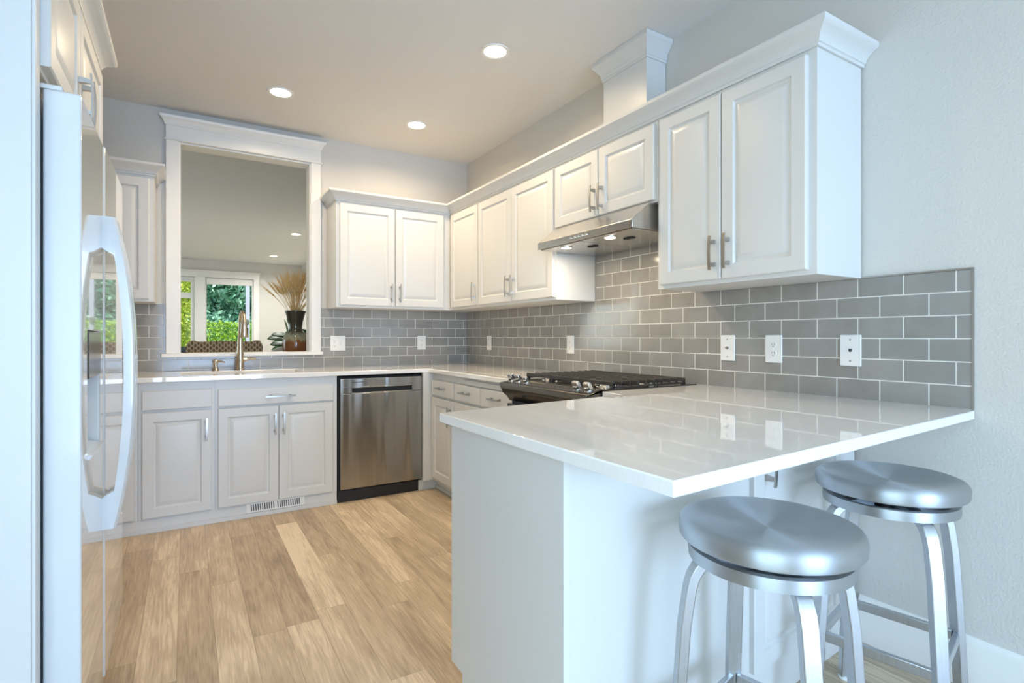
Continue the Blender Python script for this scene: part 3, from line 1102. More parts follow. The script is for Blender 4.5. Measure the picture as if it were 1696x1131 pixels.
# north doors of the peninsula (towards the sink)
n0 = Vector((-1.4915, -2.940, 0))
n1 = Vector((-0.63, -2.87, 0))
Un = (n0 - n1).normalized()
Nnn = Vector((-Un.y, Un.x, 0)) if Vector((-Un.y, Un.x, 0)).y > 0 else Vector((Un.y, -Un.x, 0))
for k in range(2):
    add_door(t, n1 + Un * (0.03 + k * 0.41) + Vector((0, 0, 0.12)), Un, Nnn, 0.40, 0.755, handle=(0.36 if k == 0 else 0.04, 0.66))

# ================================================================== FAUCET AND SOAP DISPENSER
fx, fy = -1.900, -0.095
t = thing('faucet', (fx, fy, 0.914), 'brushed champagne pull-down kitchen faucet behind the sink', 'faucet')
MB().lathe([(0.030, 0), (0.030, 0.006), (0.026, 0.010), (0.026, 0.050), (0.0275, 0.052), (0.0275, 0.058), (0.026, 0.062), (0.0245, 0.10), (0.018, 0.20), (0.0145, 0.27), (0.013, 0.30), (0.0, 0.302)],
           (fx, fy, 0.9145), 28).build('body', M['faucet'], t)
sd = Vector((0.10, -0.995, 0)).normalized()
pts = []
for k in range(15):
    a = PI - PI * k / 14 * 0.97
    R = 0.072
    pts.append(Vector((fx, fy, 1.265)) + sd * (R + R * math.cos(a)) + Vector((0, 0, R * math.sin(a) * 1.0)))
pts = [Vector((fx, fy, 1.195))] + pts
sp_ = MB().tube(pts, 0.0125, 16).build('spout', M['faucet'], t)
tip = pts[-1]
sh = MB()
sh.tube([tip + Vector((0, 0, 0.002)), tip - Vector((0, 0, 0.005)), tip - Vector((0, 0, 0.03)), tip - Vector((0, 0, 0.075)), tip - Vector((0, 0, 0.112)), tip - Vector((0, 0, 0.118))],
        [0.0145, 0.0175, 0.019, 0.024, 0.0285, 0.026], 20)
h_ = sh.build('spray_head', M['faucet'], t)
q = tip + Vector((0.020, -0.010, -0.075))
MB().tube([q + Vector((0, 0, 0.022)), q - Vector((0, 0, 0.022))], 0.006, 8).build('spray_button', M['rubber'], h_)
MB().tube([(fx + 0.018, fy, 0.992), (fx + 0.045, fy, 0.992), (fx + 0.046, fy, 0.992), (fx + 0.105, fy - 0.012, 0.996)], [0.015, 0.015, 0.0115, 0.0105], 18).build('handle', M['faucet'], t)
t = thing('soap_dispenser', (-2.058, -0.10, 0.914), 'small champagne soap dispenser pump left of the faucet', 'soap dispenser')
MB().lathe([(0.022, 0), (0.022, 0.005), (0.016, 0.014), (0.0135, 0.02), (0.0135, 0.052), (0.017, 0.056), (0.017, 0.070), (0.012, 0.077), (0.0, 0.078)], (-2.058, -0.10, 0.9145), 22).build('body', M['faucet'], t)
MB().tube([(-2.050, -0.10, 0.978), (-2.020, -0.125, 0.980), (-2.002, -0.14, 0.974)], [0.006, 0.005, 0.004], 10).build('nozzle', M['faucet'], t)

# ================================================================== GAS RANGE
ry0, ry1 = -1.892, -2.654
t = thing('gas_range', (-0.35, -2.27, FZ), 'stainless and black slide-in gas range between the counters', 'range')
MB().box(-0.655, -0.004, ry1, ry0, 0.04, 0.905).build('body', M['black'], t, 0.002)
MB().extrude([(x, ry0, z) for x, z in [(-0.656, 0.871), (-0.729, 0.871), (-0.715, 0.845), (-0.690, 0.825), (-0.672, 0.800), (-0.656, 0.795)]],
             (0, ry1 - ry0, 0)).build('control_panel', M['black'], t, 0.002)
MB().extrude([(x, ry0, z) for x, z in [(-0.6555, 0.8715), (-0.6555, 0.9165), (-0.620, 0.9165), (-0.735, 0.903), (-0.737, 0.893), (-0.731, 0.8715)]],
             (0, ry1 - ry0, 0)).build('front_lip', mat('black_stainless', (0.21, 0.195, 0.17), 0.30, 1.0), t, 0.002)
MB().box(-0.612, -0.010, ry1 + 0.004, ry0 - 0.004, 0.9055, 0.917).build('cooktop', M['glassb'], t, 0.002)
MB().box(-0.725, -0.625, ry1 + 0.012, ry0 - 0.012, 0.0, 0.0006).xform(Matrix.Translation((-0.0, 0, 0))).xform(
    Matrix.Translation((-0.675, 0, 0.9112)) @ Matrix.Rotation(-0.115, 4, 'Y') @ Matrix.Translation((0.675, 0, 0))).build('glass_strip', M['glassb'], t, smooth=0)
tilt = Matrix.Rotation(-0.42, 4, 'Y')
for k, (ky, ks) in enumerate(((-1.932, 1.0), (-2.008, 1.0), (-2.082, 0.82), (-2.520, 1.0), (-2.602, 1.0))):
    b = MB().lathe([(0.021, 0), (0.021, 0.006), (0.0175, 0.009), (0.0175, 0.022), (0.016, 0.024)], (0, 0, 0), 24)
    kn = b.xform(Matrix.Translation((-0.678, ky, 0.9105)) @ tilt @ Matrix.Scale(ks, 4)).build('knob', M['chrome'], t, 0.0006)
    g_ = MB().box(-0.009, 0.0155, -0.021, 0.021, 0.0105, 0.043)
    g_.v = [Vector((p.x * (0.72 if p.z > 0.02 else 1), p.y, p.z)) for p in g_.v]
    g_.xform(Matrix.Translation((-0.678, ky, 0.9105)) @ tilt @ Matrix.Scale(ks, 4)).build('grip', M['chrome'], kn, 0.003)
# burners
for bx, by, br in ((-0.47, -2.04, 0.045), (-0.20, -2.04, 0.038), (-0.34, -2.273, 0.048), (-0.47, -2.51, 0.05), (-0.20, -2.51, 0.038)):
    bu = MB().lathe([(br + 0.022, 0), (br + 0.020, 0.003), (br + 0.004, 0.004), (br, 0.012), (br * 0.9, 0.013)], (bx, by, 0.917), 28).build('burner', M['chrome'], t)
    MB().lathe([(br * 0.85, 0), (br * 0.85, 0.006), (br * 0.7, 0.008)], (bx, by, 0.930), 24).build('burner_cap', M['iron'], bu)
# three cast iron grates, ribs parallel to the front
gy = [(-1.912, -2.150), (-2.154, -2.392), (-2.396, -2.638)]
for (a, c) in gy:
    b = MB()
    for k in range(10):
        x = -0.562 + k * 0.0525
        wd = 0.009 if k in (0, 9) else 0.0055
        b.extrude([(x - wd, a, 0.934), (x + wd, a, 0.934), (x + wd * .6, a, 0.952), (x - wd * .6, a, 0.952)], (0, c - a, 0))
        for y in (a - 0.005, c + 0.005):
            b.box(x - wd * .8, x + wd * .8, y - 0.005, y + 0.005, 0.926, 0.944)
    for y in (a - 0.006, c + 0.006):
        b.box(-0.570, -0.082, y - 0.006, y + 0.006, 0.922, 0.931)
    for x in (-0.562, -0.0895):
        for y in (a - 0.008, c + 0.008):
            b.box(x - 0.010, x + 0.010, y - 0.008, y + 0.008, 0.9175, 0.930)
    b.build('grate', M['iron'], t, 0.0012, weld=False)
b = MB().box(-0.690, -0.656, ry1 + 0.004, ry0 - 0.004, 0.20, 0.785)
dr = b.build('oven_door', M['black'], t, 0.004)
b = MB().tube([(-0.735, ry0 - 0.05, 0.745), (-0.735, ry1 + 0.05, 0.745)], 0.013, 16)
for y in (ry0 - 0.07, ry1 + 0.07):
    b.tube([(-0.690, y, 0.745), (-0.735, y, 0.745)], 0.010, 10)
b.build('handle', M['steel'], dr, weld=False)
MB().box(-0.686, -0.656, ry1 + 0.004, ry0 - 0.004, 0.06, 0.19).build('drawer', M['steel'], t, 0.003)
MB().box(-0.62, -0.05, ry1 + 0.02, ry0 - 0.02, FZ, 0.04).build('toe_plinth', M['rubber'], t)

# ================================================================== REFRIGERATOR
t = thing('refrigerator', (-2.83, -2.32, FZ), 'glossy white side-by-side refrigerator with bowed handles and ice dispenser', 'refrigerator')
fy0, fys, fy1 = -2.800, -2.380, -1.832
MB().box(-3.19, -2.542, fy0 + 0.004, fy1 - 0.004, FZ + 0.02, 1.740).build('body', M['fridge'], t, 0.003)
MB().box(-3.10, -2.50, fy0 + 0.01, fy1 - 0.01, FZ, 0.075).build('base_grille', M['fridge'], t, 0.003)


def fridge_door(y0, y1, name, cut=None, X1=-2.463):
    """slab with eased vertical edges; an optional recess (y0,y1,z0,z1) is left open in front"""
    X0, z0, z1 = -2.537, 0.080, 1.762
    if cut is None:
        return MB().box(X0, X1, y0, y1, z0, z1).build(name, M['fridge'], t, 0.005, seg=3)
    b = MB()
    ya, yb, za, zb = cut
    b.cells([y0, ya, yb, y1], [z0, za, zb, z1], [(i, j) for i in range(3) for j in range(3) if (i, j) != (1, 1)], 0, X1 - X0)
    b.v = [Vector((X0 + p.z, p.x, p.y)) for p in b.v]
    return b.build(name, M['fridge'], t, 0.005, seg=3)


dy0, dy1, dz0, dz1 = -2.700, -2.465, 0.830, 1.175
fd = fridge_door(fy0, fys - 0.003, 'freezer_door', (dy0, dy1, dz0, dz1))
MB().box(-2.534, -2.524, dy0 - 0.004, dy1 + 0.004, dz0 - 0.004, dz1 + 0.004).build('dispenser_recess', M['fridge'], fd)
MB().box(-2.4725, -2.4605, dy0 + 0.002, dy1 - 0.002, 1.045, dz1 - 0.002).build('dispenser_panel', mat('smoked_panel', (0.09, 0.083, 0.07), 0.16), fd, 0.004)
MB().extrude([(-2.524, dy0 + 0.002, dz0 + 0.001), (-2.458, dy0 + 0.002, dz0 + 0.001), (-2.452, dy0 + 0.002, dz0 + 0.012), (-2.524, dy0 + 0.002, dz0 + 0.030)], (0, dy1 - dy0 - 0.004, 0)).build('drip_tray', M['fridge'], fd, 0.002)
MB().box(-2.520, -2.500, -2.60, -2.56, 0.93, 1.03).build('dispenser_lever', M['plate'], fd, 0.004)
rd = fridge_door(fys + 0.003, fy1, 'refrigerator_door', None, -2.4595)
for d_, yc in ((fd, fys - 0.040), (rd, fys + 0.040)):
    b = MB()
    n = 100
    zA, zB = 0.565, 1.530
    out, inn = [], []
    for k in range(n + 1):
        z = zA + (zB - zA) * k / n
        s_ = 2 * (k / n) - 1
        bow = 1 - abs(s_) ** 2.2
        out.append((-2.463 + 0.036 + 0.050 * bow, z))
        ramp = min(1, max(0, ((1 - abs(s_)) - 0.215) / 0.018))
        ramp = ramp ** 0.6
        inn.append((-2.4635 + (0.012 + 0.044 * bow) * ramp, z))
    hw = 0.016
    vs, fs = [], []
    for (xo, z), (xi, _) in zip(out, inn):
        vs += [(xi, yc - hw, z), (xo - 0.006, yc - hw, z), (xo, yc - hw + 0.007, z), (xo, yc + hw - 0.007, z), (xo - 0.006, yc + hw, z), (xi, yc + hw, z)]
    for k in range(n):
        for j in range(6):
            a, c = k * 6 + j, k * 6 + (j + 1) % 6
            fs.append((a, c, c + 6, a + 6))
    fs += [tuple(range(6))[::-1], tuple(range(len(vs) - 6, len(vs)))]
    b.add(vs, fs).build('handle', M['fridge'], d_, smooth=30)
MB().box(-2.60, -2.50, fy0 + 0.002, fy0 + 0.050, 1.7625, 1.775).build('hinge_cover', M['fridge'], t, 0.003)
MB().box(-2.60, -2.50, fy1 - 0.050, fy1 - 0.002, 1.7625, 1.775).build('hinge_cover', M['fridge'], t, 0.003)
# tall enclosure panel before the refrigerator
t = thing('enclosure_wing', (-2.87, -2.84, FZ), 'tall white side panel closing off the near side of the refrigerator', 'panel')
MB().box(-3.215, -2.546, -2.860, -2.820, FZ, CZ - 0.002).build('panel', M['cab'], t, 0.002)
MB().box(-2.5455, -2.5385, -2.862, -2.818, FZ, 2.19).build('edge_strip', M['cab'], t, 0.001)

# ================================================================== OUTLETS
ZC, PH = 1.105, 0.124


def plate_thing(name, label, cat, c, N, w=0.080):
    """c: centre on the tile face; N: outward normal. Returns the thing and a frame at its centre"""
    t = thing(name, c, label, cat, 'wall plates on the backsplash')
    N = Vector(N)
    U = Vector((0, 0, 1)).cross(N) * -1
    F = frame(c, U, N)
    MB().box(-w / 2, w / 2, 0.0005, 0.0065, -PH / 2, PH / 2).xform(F).build('cover_plate', M['plate'], t, 0.003)
    return t, F


def cyl(F, x, z, r, y0, y1, n=24, sx=1.0, sz=1.0):
    b = MB().lathe([(r, y0), (r, y1)], (0, 0, 0), n, 'y')
    b.v = [Vector((p.x * sx + x, p.y, p.z * sz + z)) for p in b.v]
    return b.xform(F)


def receptacle(t, F, x):
    for s in (1, -1):
        z = s * 0.0195
        r = cyl(F, x, z, 0.0165, 0.006, 0.0085, 28, 1.0, 0.86).build('receptacle', M['plate'], t, 0.0008)
        for dx, h in ((-0.0062, 0.0045), (0.0062, 0.0036)):
            MB().box(x + dx - 0.001, x + dx + 0.001, 0.0084, 0.0088, z + 0.002 - h, z + 0.002 + h).xform(F).build('slot', M['slot'], r, smooth=0)
        cyl(F, x, z - 0.0085, 0.0024, 0.0084, 0.0088, 12).build('slot', M['slot'], r, smooth=0)
    cyl(F, x, 0, 0.003, 0.006, 0.0078, 12).build('screw', M['plate'], t)


def screws(t, F, x=0, d=0.042):
    for s in (1, -1):
        cyl(F, x, s * d, 0.0035, 0.006, 0.0075, 14).build('screw', M['nickel'], t)


t, F = plate_thing('outlet', 'double-width white plate with switch and outlet beside the pass-through', 'outlet', (-1.176, 0, ZC), (0, -1, 0), 0.122)
receptacle(t, F, 0.026)
MB().box(-0.036, -0.016, 0.006, 0.008, -0.022, 0.022).xform(F).build('rocker_frame', M['plate'], t, 0.001)
sw = MB().box(-0.031, -0.021, 0.008, 0.0165, -0.004, 0.008).xform(F).build('toggle', M['plate'], t, 0.001)
t, F = plate_thing('outlet', 'single white outlet on the sink wall right of the double plate', 'outlet', (-0.448, 0, ZC), (0, -1, 0))
receptacle(t, F, 0)
t, F = plate_thing('switch_plate', 'white switch plate on the range wall nearest the inside corner', 'switch', (0, -0.440, ZC), (-1, 0, 0))
MB().box(-0.005, 0.005, 0.006, 0.016, -0.004, 0.008).xform(F).build('toggle', M['plate'], t, 0.001)
screws(t, F, d=0.03)
t, F = plate_thing('outlet', 'white outlet on the range wall left of the cooktop grates', 'outlet', (0, -1.588, ZC), (-1, 0, 0))
receptacle(t, F, 0)
t, F = plate_thing('cable_plate', 'white cable jack plate with a round metal connector behind the bar top', 'wall plate', (0, -2.828, ZC), (-1, 0, 0))
cyl(F, 0, 0, 0.0075, 0.006, 0.010, 6).build('nut', M['nickel'], t)
cyl(F, 0, 0, 0.0045, 0.010, 0.017, 14).build('connector', M['nickel'], t)
screws(t, F)
t, F = plate_thing('outlet', 'white duplex outlet between the cable plate and the phone plate', 'outlet', (0, -3.065, ZC), (-1, 0, 0))
receptacle(t, F, 0)
t, F = plate_thing('phone_plate', 'white phone jack plate closest to the end of the tile', 'wall plate', (0, -3.388, ZC), (-1, 0, 0))
b = MB().extrude([(-0.006, 0.0066, 0.006), (0.006, 0.0066, 0.006), (0.006, 0.0066, -0.002), (0.003, 0.0066, -0.006), (-0.003, 0.0066, -0.006), (-0.006, 0.0066, -0.002)], (0, 0.0012, 0)).xform(F)
b.build('jack', M['slot'], t, smooth=0)
screws(t, F)

# ================================================================== RECESSED LIGHTS
def downlight(x, y, label, power, group, color=(1.0, 0.79, 0.52), r=0.062):
    t = thing('recessed_light', (x, y, CZ), label, 'ceiling light', group)
    MB().lathe([(r + 0.020, 0), (r + 0.018, -0.006), (r + 0.002, -0.004), (r, -0.001)][::-1], (x, y, CZ), 40).build('trim_ring', M['plate'], t)
    MB().lathe([(r, -0.003), (r, -0.0015)], (x, y, CZ), 40).build('lens', M['lens'], t)
    d = bpy.data.lights.new('recessed_lamp', 'AREA')
    d.shape = 'DISK'
    d.size = r * 1.9
    d.energy = power
    d.spread = math.radians(157)
    d.color = color
    lo = bpy.data.objects.new('recessed_lamp_light', d)
    lo.location = (0, 0, -0.008)
    lo.parent = t
    COL.objects.link(lo)
    return t


K = 'recessed lights in the kitchen ceiling'
downlight(-0.75, -1.864, 'round lit recessed light in the ceiling nearest the boxed duct', LAMP_W, K)
downlight(-1.707, -0.686, 'round lit recessed light in front of the pass-through casing', LAMP_W, K)
downlight(-0.741, -0.637, 'round lit recessed light over the inside corner counter', LAMP_W, K)
downlight(-1.707, -2.080, 'added recessed light out of view in the ceiling before the refrigerator', LAMP_W, K)  # extra lamp added above the frame for warm fill
L = 'recessed lights in the living room ceiling'
downlight(-0.763, 4.476, 'small lit recessed light seen higher through the pass-through', 36, L, (0.98, 0.98, 0.94))
downlight(-0.745, 7.131, 'small lit recessed light seen lower through the pass-through, near the window', 36, L, (0.98, 0.98, 0.94))

# ================================================================== BAR STOOLS
def stool(cx, cy, label):
    ZT = 0.738
    t = thing('bar_stool', (cx, cy, FZ), label, 'bar stool', 'brushed aluminum bar stools')
    R = 0.193
    top = [(0.0, 0.7015), (R - 0.012, 0.697), (R - 0.003, 0.699), (R, 0.704), (R + 0.001, 0.722), (R - 0.001, 0.732), (R - 0.006, 0.739), (R - 0.014, 0.7425), (R - 0.026, 0.7425), (R - 0.042, 0.739), (R - 0.07, 0.7335), (R - 0.11, 0.7285), (0.03, 0.7265), (0.0, 0.7262)]
    # origin on the axis so the spun grain centres there
    seat = MB().lathe(top, (cx, cy, 0), 72).build('seat', M['spun'], t, smooth=60)
    ri, ro = R - 0.038, R - 0.021
    MB().lathe([(ri, 0.652), (ro, 0.652), (ro + 0.001, 0.665), (ro, 0.679), (ri, 0.679), (ri, 0.652)], (cx, cy, 0), 64).build('ring', M['spun'], t)
    MB().lathe([(0.055, 0.662), (0.055, 0.672), (0.030, 0.676), (0.030, 0.7000)], (cx, cy, 0), 24).build('swivel', M['alu'], t)
    A0 = math.radians(57)
    feet = []
    for k in range(4):
        a = A0 + k * PI / 2
        e = Vector((math.cos(a), math.sin(a), 0))
        s = Vector((-math.sin(a), math.cos(a), 0))
        # centre line: under the ring, round the bend, down and outwards
        cl = [(0.050, 0.662), (0.100, 0.661), (0.122, 0.657), (0.142, 0.647), (0.158, 0.632), (0.169, 0.612), (0.176, 0.588), (0.181, 0.555), (0.189, 0.50), (0.205, 0.28), (0.222, FZ + 0.012)]
        vs, fs = [], []
        w2, th = 0.0175, 0.0115
        for i, (r, z) in enumerate(cl):
            p0 = Vector(cl[max(0, i - 1)])
            p1 = Vector(cl[min(len(cl) - 1, i + 1)])
            d = (p1 - p0).normalized()
            nrm = Vector((-d.y, d.x))          # inward / upward normal in (r, z)
            for sw_, st in ((-1, -1), (1, -1), (1, 1), (-1, 1)):
                q = Vector((r, z)) + nrm * th * st
                vs.append(Vector((cx, cy, 0)) + e * q.x + s * (w2 * sw_) + Vector((0, 0, q.y)))
        n = len(cl)
        for i in range(n - 1):
            for j in range(4):
                a_, c_ = i * 4 + j, i * 4 + (j + 1) % 4
                fs.append((a_, c_, c_ + 4, a_ + 4))
        fs += [(3, 2, 1, 0), (n * 4 - 4, n * 4 - 3, n * 4 - 2, n * 4 - 1)]
        lg = MB().add(vs, fs).build('leg', M['alu'], t, 0.0025, smooth=30)
        f = Vector((cx, cy, 0)) + e * 0.223
        MB().lathe([(0.017, 0), (0.020, 0.004), (0.020, 0.010), (0.014, 0.013)], (f.x, f.y, FZ), 20).build('foot', M['plate'], lg)
        feet.append((e, s))
    for k in range(4):
        e0, e1 = feet[k][0], feet[(k + 1) % 4][0]
        r = 0.2045
        p0 = Vector((cx, cy, 0.255)) + e0 * r
        p1 = Vector((cx, cy, 0.255)) + e1 * r
        d = (p1 - p0).normalized()
        n_ = Vector((-d.y, d.x, 0))
        p0 += d * 0.012
        p1 -= d * 0.012
        vs = []
        for p in (p0, p1):
            for u_, z_ in ((-1, -1), (1, -1), (1, 1), (-1, 1)):
                vs.append(p + n_ * 0.008 * u_ + Vector((0, 0, 0.014 * z_)))
        MB().add(vs, [(3, 2, 1, 0), (4, 5, 6, 7), (0, 1, 5, 4), (1, 2, 6, 5), (2, 3, 7, 6), (3, 0, 4, 7)]).build('footrest', M['alu'], t, 0.002)
    return t


stool(-1.108, -3.757, 'brushed aluminum bar stool at the free corner of the bar top')
stool(-0.420, -3.702, 'brushed aluminum bar stool beside the wall under the bar top')

# ================================================================== LIVING ROOM
t = thing('console_table', (-1.5, 0.55, FZ), 'dark wooden console table behind the pass-through wall', 'table')
MB().box(-2.15, -0.75, 0.32, 0.78, 0.735, 0.775).build('top', M['wood'], t, 0.003)
for lx in (-2.12, -0.82):
    for ly in (0.34, 0.72):
        MB().box(lx, lx + 0.045, ly, ly + 0.045, FZ, 0.735).build('leg', M['wood'], t, 0.002)
vx, vy = -1.412, 0.55
o = MB().lathe([(0.060, 0.0), (0.070, 0.006), (0.085, 0.08), (0.096, 0.18), (0.106, 0.28), (0.108, 0.33), (0.103, 0.37), (0.088, 0.405), (0.066, 0.425), (0.056, 0.445), (0.055, 0.47), (0.060, 0.51), (0.070, 0.55), (0.080, 0.585), (0.088, 0.604), (0.087, 0.610), (0.080, 0.604), (0.060, 0.55), (0.045, 0.46), (0.045, 0.30), (0.0, 0.05)],
               (vx, vy, 0.7755), 44).build('vase', M['vase'], loc=(vx, vy, 0.7755), smooth=60)
tag(o, 'tall pottery vase glazed dark above and rust brown below, holding wheat', 'vase')
t = thing('wheat_bouquet', (vx, vy, 1.20), 'sheaf of dried golden wheat fanned out of the pottery vase', 'dried flowers')


def stalk_mesh(seed, lean):
    """one stem with its ear, starting upright in the vase neck and leaning out along x"""
    rr = random.Random(seed)
    b = MB()
    L = 0.40 + rr.random() * 0.05
    n = 8
    pts = []
    x, z, a = 0.0, 0.0, lean * 0.25
    for k in range(n + 1):
        pts.append((x, 0, z))
        a = lean * (0.25 + 0.75 * min(1, k / 4)) + 0.10 * lean * max(0, k - 5)
        x += math.sin(a) * L / n
        z += math.cos(a) * L / n
    b.tube(pts, 0.0015, 5)
    p0, p1 = Vector(pts[-2]), Vector(pts[-1])
    d = (p1 - p0).normalized()
    e = p1 - d * 0.05
    b.tube([e, e + d * 0.015, e + d * 0.05, e + d * 0.09], [0.0022, 0.0075, 0.0068, 0.0015], 6)
    for k in range(10):
        t_ = k * 2.4
        q = e + d * (0.01 + 0.008 * k)
        w_ = (Vector((math.cos(t_), math.sin(t_), 0)) * 0.016)
        b.tube([q, q + d * 0.062 + w_], [0.0012, 0.0004], 3)
    return b


made = []
for i, ln in enumerate((0.06, 0.18, 0.30, 0.42, 0.54, 0.68)):
    for j in range(2):
        b = stalk_mesh(10 * i + j, ln).xform(Matrix.Translation((vx, vy, 1.235)))
        o = b.build('stalk', M['wheat'], t, smooth=60)
        o.location = (0, 0, 0.0)
        me_shift = Vector((0, 0, 0.035))
        o.rotation_euler = (0, 0, i * 1.1 + j * 3.0)
        made.append(o)
for k in range(86):
    src = made[(k * 5) % len(made)]
    c = src.copy()
    c.parent = t
    c.rotation_euler = (0, 0, k * 2.399963 + random.uniform(-.3, .3))
    c.scale = (1, 1, random.uniform(0.88, 1.06))
    c.location = (random.uniform(-.022, .022), random.uniform(-.022, .022), random.uniform(-.012, .008))
    COL.objects.link(c)


def chair_back(name, label, x0, x1, y, ztop, material, ears=True):
    t = thing(name, ((x0 + x1) / 2, y + 0.3, FZ), label, 'armchair')
    z0 = FZ + 0.16
    pts = []
    wv = x1 - x0
    for k in range(41):
        u = k / 40
        z = ztop - 0.012 * abs(2 * u - 1) - 0.04 * max(0, abs(2 * u - 1) - 0.94) / 0.06
        if ears:
            for c_ in (0.085, 0.93):
                z += 0.016 * math.exp(-((u - c_) / 0.045) ** 2)
        pts.append((x0 + wv * u, z))
    poly = [(x0 + 0.03, y, z0)] + [(px, y, pz) for px, pz in pts] + [(x1 - 0.03, y, z0)]
    MB().extrude(poly, (0, 0.15, 0)).build('backrest', material, t, 0.02, seg=3)
    MB().box(x0 + 0.02, x1 - 0.02, y + 0.155, y + 0.72, z0, 0.44).build('seat', material, t, 0.03, seg=3)
    for xa in (x0 + 0.01, x1 - 0.12):
        MB().box(xa, xa + 0.11, y + 0.155, y + 0.66, 0.445, 0.66).build('armrest', material, t, 0.03, seg=3)
    for xa in (x0 + 0.06, x1 - 0.06):
        for yy in (y + 0.06, y + 0.62):
            MB().lathe([(0.014, 0), (0.022, 0.175)], (xa, yy, FZ), 12).build('leg', M['wood'], t)
    return t


chair_back('armchair', 'high-backed armchair in brown and tan circle-patterned fabric seen over the sill', -2.243, -1.590, 1.30, 1.118, M['dots'])
# pale shell chair
t = thing('shell_chair', (-1.19, 2.2, FZ), 'pale gray rounded chair back partly behind the vase', 'chair')
pts = [(-1.47, 0.46)]
for k in range(21):
    a = PI - PI * k / 20
    pts.append((-1.19 + 0.27 * math.cos(a), 0.93 + 0.13 * math.sin(a) ** 0.8))
pts.append((-0.91, 0.46))
MB().extrude([(x, 1.95, z) for x, z in pts], (0, 0.05, 0)).build('backrest', M['paleup'], t, 0.012, seg=3)
MB().box(-1.46, -0.92, 2.005, 2.48, 0.40, 0.47).build('seat', M['paleup'], t, 0.02, seg=3)
for xa in (-1.41, -0.97):
    for yy in (2.04, 2.44):
        MB().lathe([(0.012, 0), (0.018, 0.42)], (xa, yy, FZ), 12).build('leg', M['wood'], t)
# dark leather sofa under the window
t = thing('sofa', (-2.75, 6.9, FZ), 'dark charcoal leather sofa low under the living-room window', 'sofa')
MB().box(-3.80, -2.06, 7.15, 7.40, 0.12, 0.97).build('backrest', M['leather'], t, 0.05, seg=3)
MB().box(-3.78, -2.08, 6.45, 7.145, 0.12, 0.45).build('seat', M['leather'], t, 0.05, seg=3)
for xa in (-3.95, -2.055):
    MB().box(xa, xa + 0.145, 6.45, 7.35, 0.12, 0.66).build('armrest', M['leather'], t, 0.04, seg=3)
for xa in (-3.7, -2.15):
    for yy in (6.55, 7.3):
        MB().box(xa, xa + 0.05, yy, yy + 0.05, FZ, 0.12).build('leg', M['wood'], t)
# fiddle-leaf plant
px, py = -1.06, 3.0
t = thing('potted_plant', (px, py, FZ), 'dark green fiddle-leaf plant with broad leaves beside the vase', 'plant')
MB().lathe([(0.13, 0), (0.17, 0.30), (0.18, 0.32), (0.165, 0.32), (0.15, 0.27), (0.0, 0.27)], (px, py, FZ), 32).build('pot', M['paleup'], t)
MB().tube([(px, py, FZ + 0.26), (px - 0.02, py, 0.7), (px + 0.01, py, 1.0), (px - 0.02, py, 1.30)], [0.014, 0.012, 0.010, 0.006], 10).build('stem', M['bark'], t)


def leaf(p, d, L, wd, droop):
    """broad leaf from p along d"""
    d = Vector(d).normalized()
    side = d.cross(Vector((0, 0, 1)))
    side = side.normalized() if side.length > 0.05 else Vector((1, 0, 0))
    up = side.cross(d)
    side, up = side * 0.80 + up * 0.60, up * 0.80 - side * 0.60
    n = 8
    vs, fs = [], []
    for k in range(n + 1):
        s = k / n
        w_ = wd * (math.sin(PI * min(1, s * 0.96 + 0.03)) ** 0.8) * (0.7 + 0.5 * s) * 0.5
        c = Vector(p) + d * L * s - Vector((0, 0, droop * s * s))
        vs += [c - side * w_ + up * w_ * 0.25, c, c + side * w_ + up * w_ * 0.25]
    for k in range(n):
        for j in range(2):
            fs.append((k * 3 + j, k * 3 + j + 1, k * 3 + j + 4, k * 3 + j + 3))
    ob = MB().add(vs, fs).build('leaf', M['fiddle'], t, smooth=60)
    sm = ob.modifiers.new('thickness', 'SOLIDIFY')
    sm.thickness = 0.002


for (p, d, L_, wd, dr) in [((px - .03, py, 1.12), (-.22, -.1, .9), 0.27, 0.15, -.0), ((px, py, 1.16), (-1, -.25, .12), 0.26, 0.13, .01), ((px, py, 1.13), (-1, -.35, .03), 0.32, 0.15, .01), ((px, py, 1.06), (-1, -.2, .05), 0.27, 0.15, .02),
                        ((px, py, 1.02), (-1, .1, .0), 0.24, 0.12, .03), ((px, py, 1.20), (1, -.2, .1), 0.24, 0.14, .02), ((px, py, 1.28), (.1, -.2, 1), 0.2, 0.15, 0), ((px, py, 1.05), (.9, -.5, .1), 0.26, 0.16, .05), ((px, py, 0.9), (-.5, -.9, .1), 0.26, 0.16, .06), ((px, py, 1.2), (.1, 1, .4), 0.24, 0.15, .03)]:
    leaf(p, d, L_, wd, dr)

# ================================================================== OUTDOORS
tag(MB().box(-18, 14, 8.72, 40, -0.45, -0.40).build('ground', M['grass']), 'green lawn outside the living-room windows', 'ground', kind='structure')


def foliage(name, label, cat, pts_fn, n, size, material, loc, trunk=None, seed=1):
    rr = random.Random(seed)
    t = thing(name, loc, label, cat, 'planting outside the windows')
    vs, fs = [], []
    for _ in range(n):
        p = Vector(pts_fn(rr))
        a = Vector((rr.gauss(0, 1), rr.gauss(0, 1), rr.gauss(0, 1))).normalized()
        b_ = a.orthogonal().normalized()
        b_.rotate(Matrix.Rotation(rr.uniform(0, 6.28), 3, a))
        s = size * rr.uniform(0.6, 1.3)
        k = len(vs)
        c_ = a.cross(b_)
        vs += [p - b_ * s, p + c_ * s * 0.45, p + b_ * s, p - c_ * s * 0.45]
        fs.append((k, k + 1, k + 2, k + 3))
    b = MB()
    b.v, b.f = vs, fs
    b.build('foliage', material, t, smooth=0, weld=False)
    if trunk:
        MB().tube(*trunk).build('trunk', M['bark'], t)
    return t


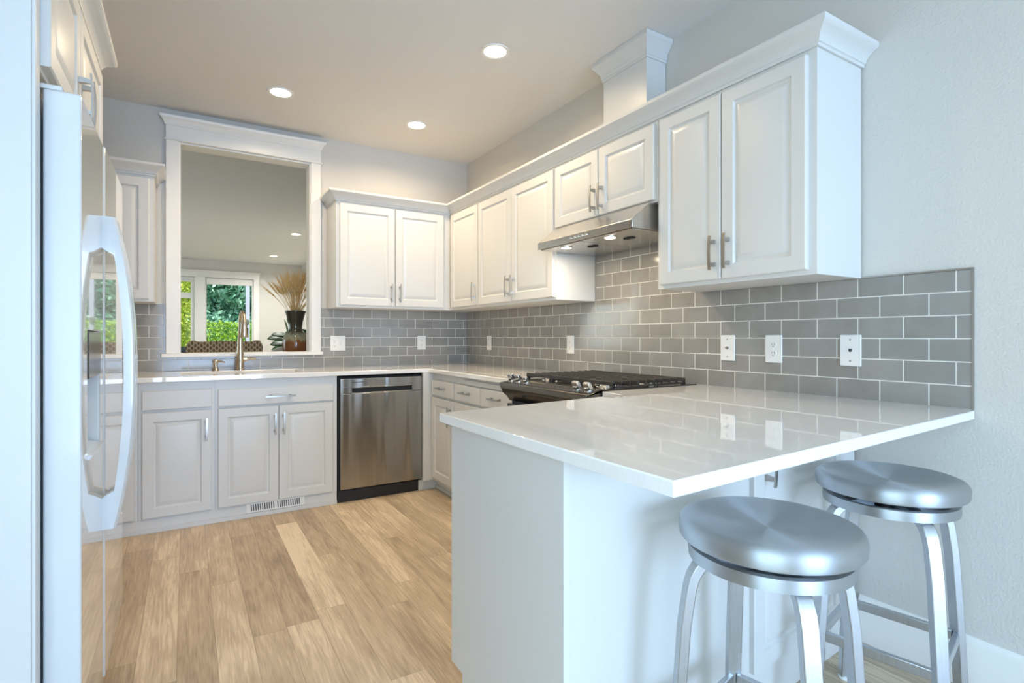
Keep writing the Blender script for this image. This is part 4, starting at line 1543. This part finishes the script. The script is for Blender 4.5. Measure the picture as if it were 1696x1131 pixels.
def in_box(x0, x1, y0, y1, z0, z1):
    def f(r):
        # mostly near the front and top of the mass
        y = y0 + (y1 - y0) * r.random() ** 2.0
        z = z0 + (z1 - z0) * r.random() ** 0.8
        return (r.uniform(x0, x1), y + 0.10 * math.sin(9 * z + 5 * r.random()), z + r.gauss(0, .03))
    return f


def in_ball(c, R):
    bl = []
    q = random.Random(5)
    for _ in range(46):
        v = Vector((q.gauss(0, 1), q.gauss(0, 1), q.gauss(0, 1))).normalized() * q.uniform(.45, .95)
        bl.append((c[0] + v.x * R[0], c[1] + v.y * R[1], c[2] + v.z * R[2], q.uniform(.22, .4)))

    def f(r):
        x, y, z, s = r.choice(bl)
        v = Vector((r.gauss(0, 1), r.gauss(0, 1), r.gauss(0, 1))).normalized() * s * (0.75 + .3 * r.random())
        return (x + v.x * R[0], y + v.y * R[1], z + v.z * R[2])
    return f


foliage('hedge', 'clipped bright green hedge behind the picture window', 'hedge', in_box(-3.0, 2.0, 12.8, 13.8, -0.40, 1.58), 16000, 0.045, M['hedge'], (-0.5, 13.3, -0.4), seed=2)
foliage('tree', 'tall blue-green tree rising behind the hedge', 'tree', in_ball((-0.9, 19.5, 2.5), (5.0, 2.2, 3.8)), 46000, 0.12, M['tree'], (-0.6, 19.5, -0.4), ([(-0.6, 19.5, -0.4), (-0.6, 19.5, 1.2), (-0.7, 19.5, 3.4)], [0.22, 0.18, 0.10], 12), seed=3)
foliage('shrub', 'yellow-green shrub outside the narrow window', 'shrub', in_box(-5.2, -1.95, 11.2, 12.2, -0.40, 2.9), 26000, 0.05, M['yel'], (-3.3, 11.7, -0.4), seed=4)
foliage('tree', 'dark tree far back beside the porch post', 'tree', in_ball((4.6, 24.5, 3.8), (4.0, 2.2, 4.4)), 20000, 0.15, M['tree'], (4.6, 24.5, -0.4), ([(4.6, 24.5, -0.4), (4.6, 24.5, 3.6)], [0.25, 0.12], 12), seed=6)
foliage('tree', 'tall tree at the back left behind the yellow shrub', 'tree', in_ball((-6.2, 24.5, 3.8), (4.0, 2.2, 4.6)), 20000, 0.15, M['tree'], (-6.2, 24.5, -0.4), ([(-6.2, 24.5, -0.4), (-6.2, 24.5, 3.6)], [0.25, 0.12], 12), seed=8)
t = thing('porch_post', (-0.96, 10.0, -0.4), 'pale blue porch post outside the picture window', 'post')
MB().box(-1.005, -0.915, 9.955, 10.045, -0.40, 3.0).build('post', M['post'], t, 0.004)
MB().box(-0.995, -0.925, 9.905, 9.950, 1.47, 1.58).build('meter_box', M['nickel'], t, 0.008)
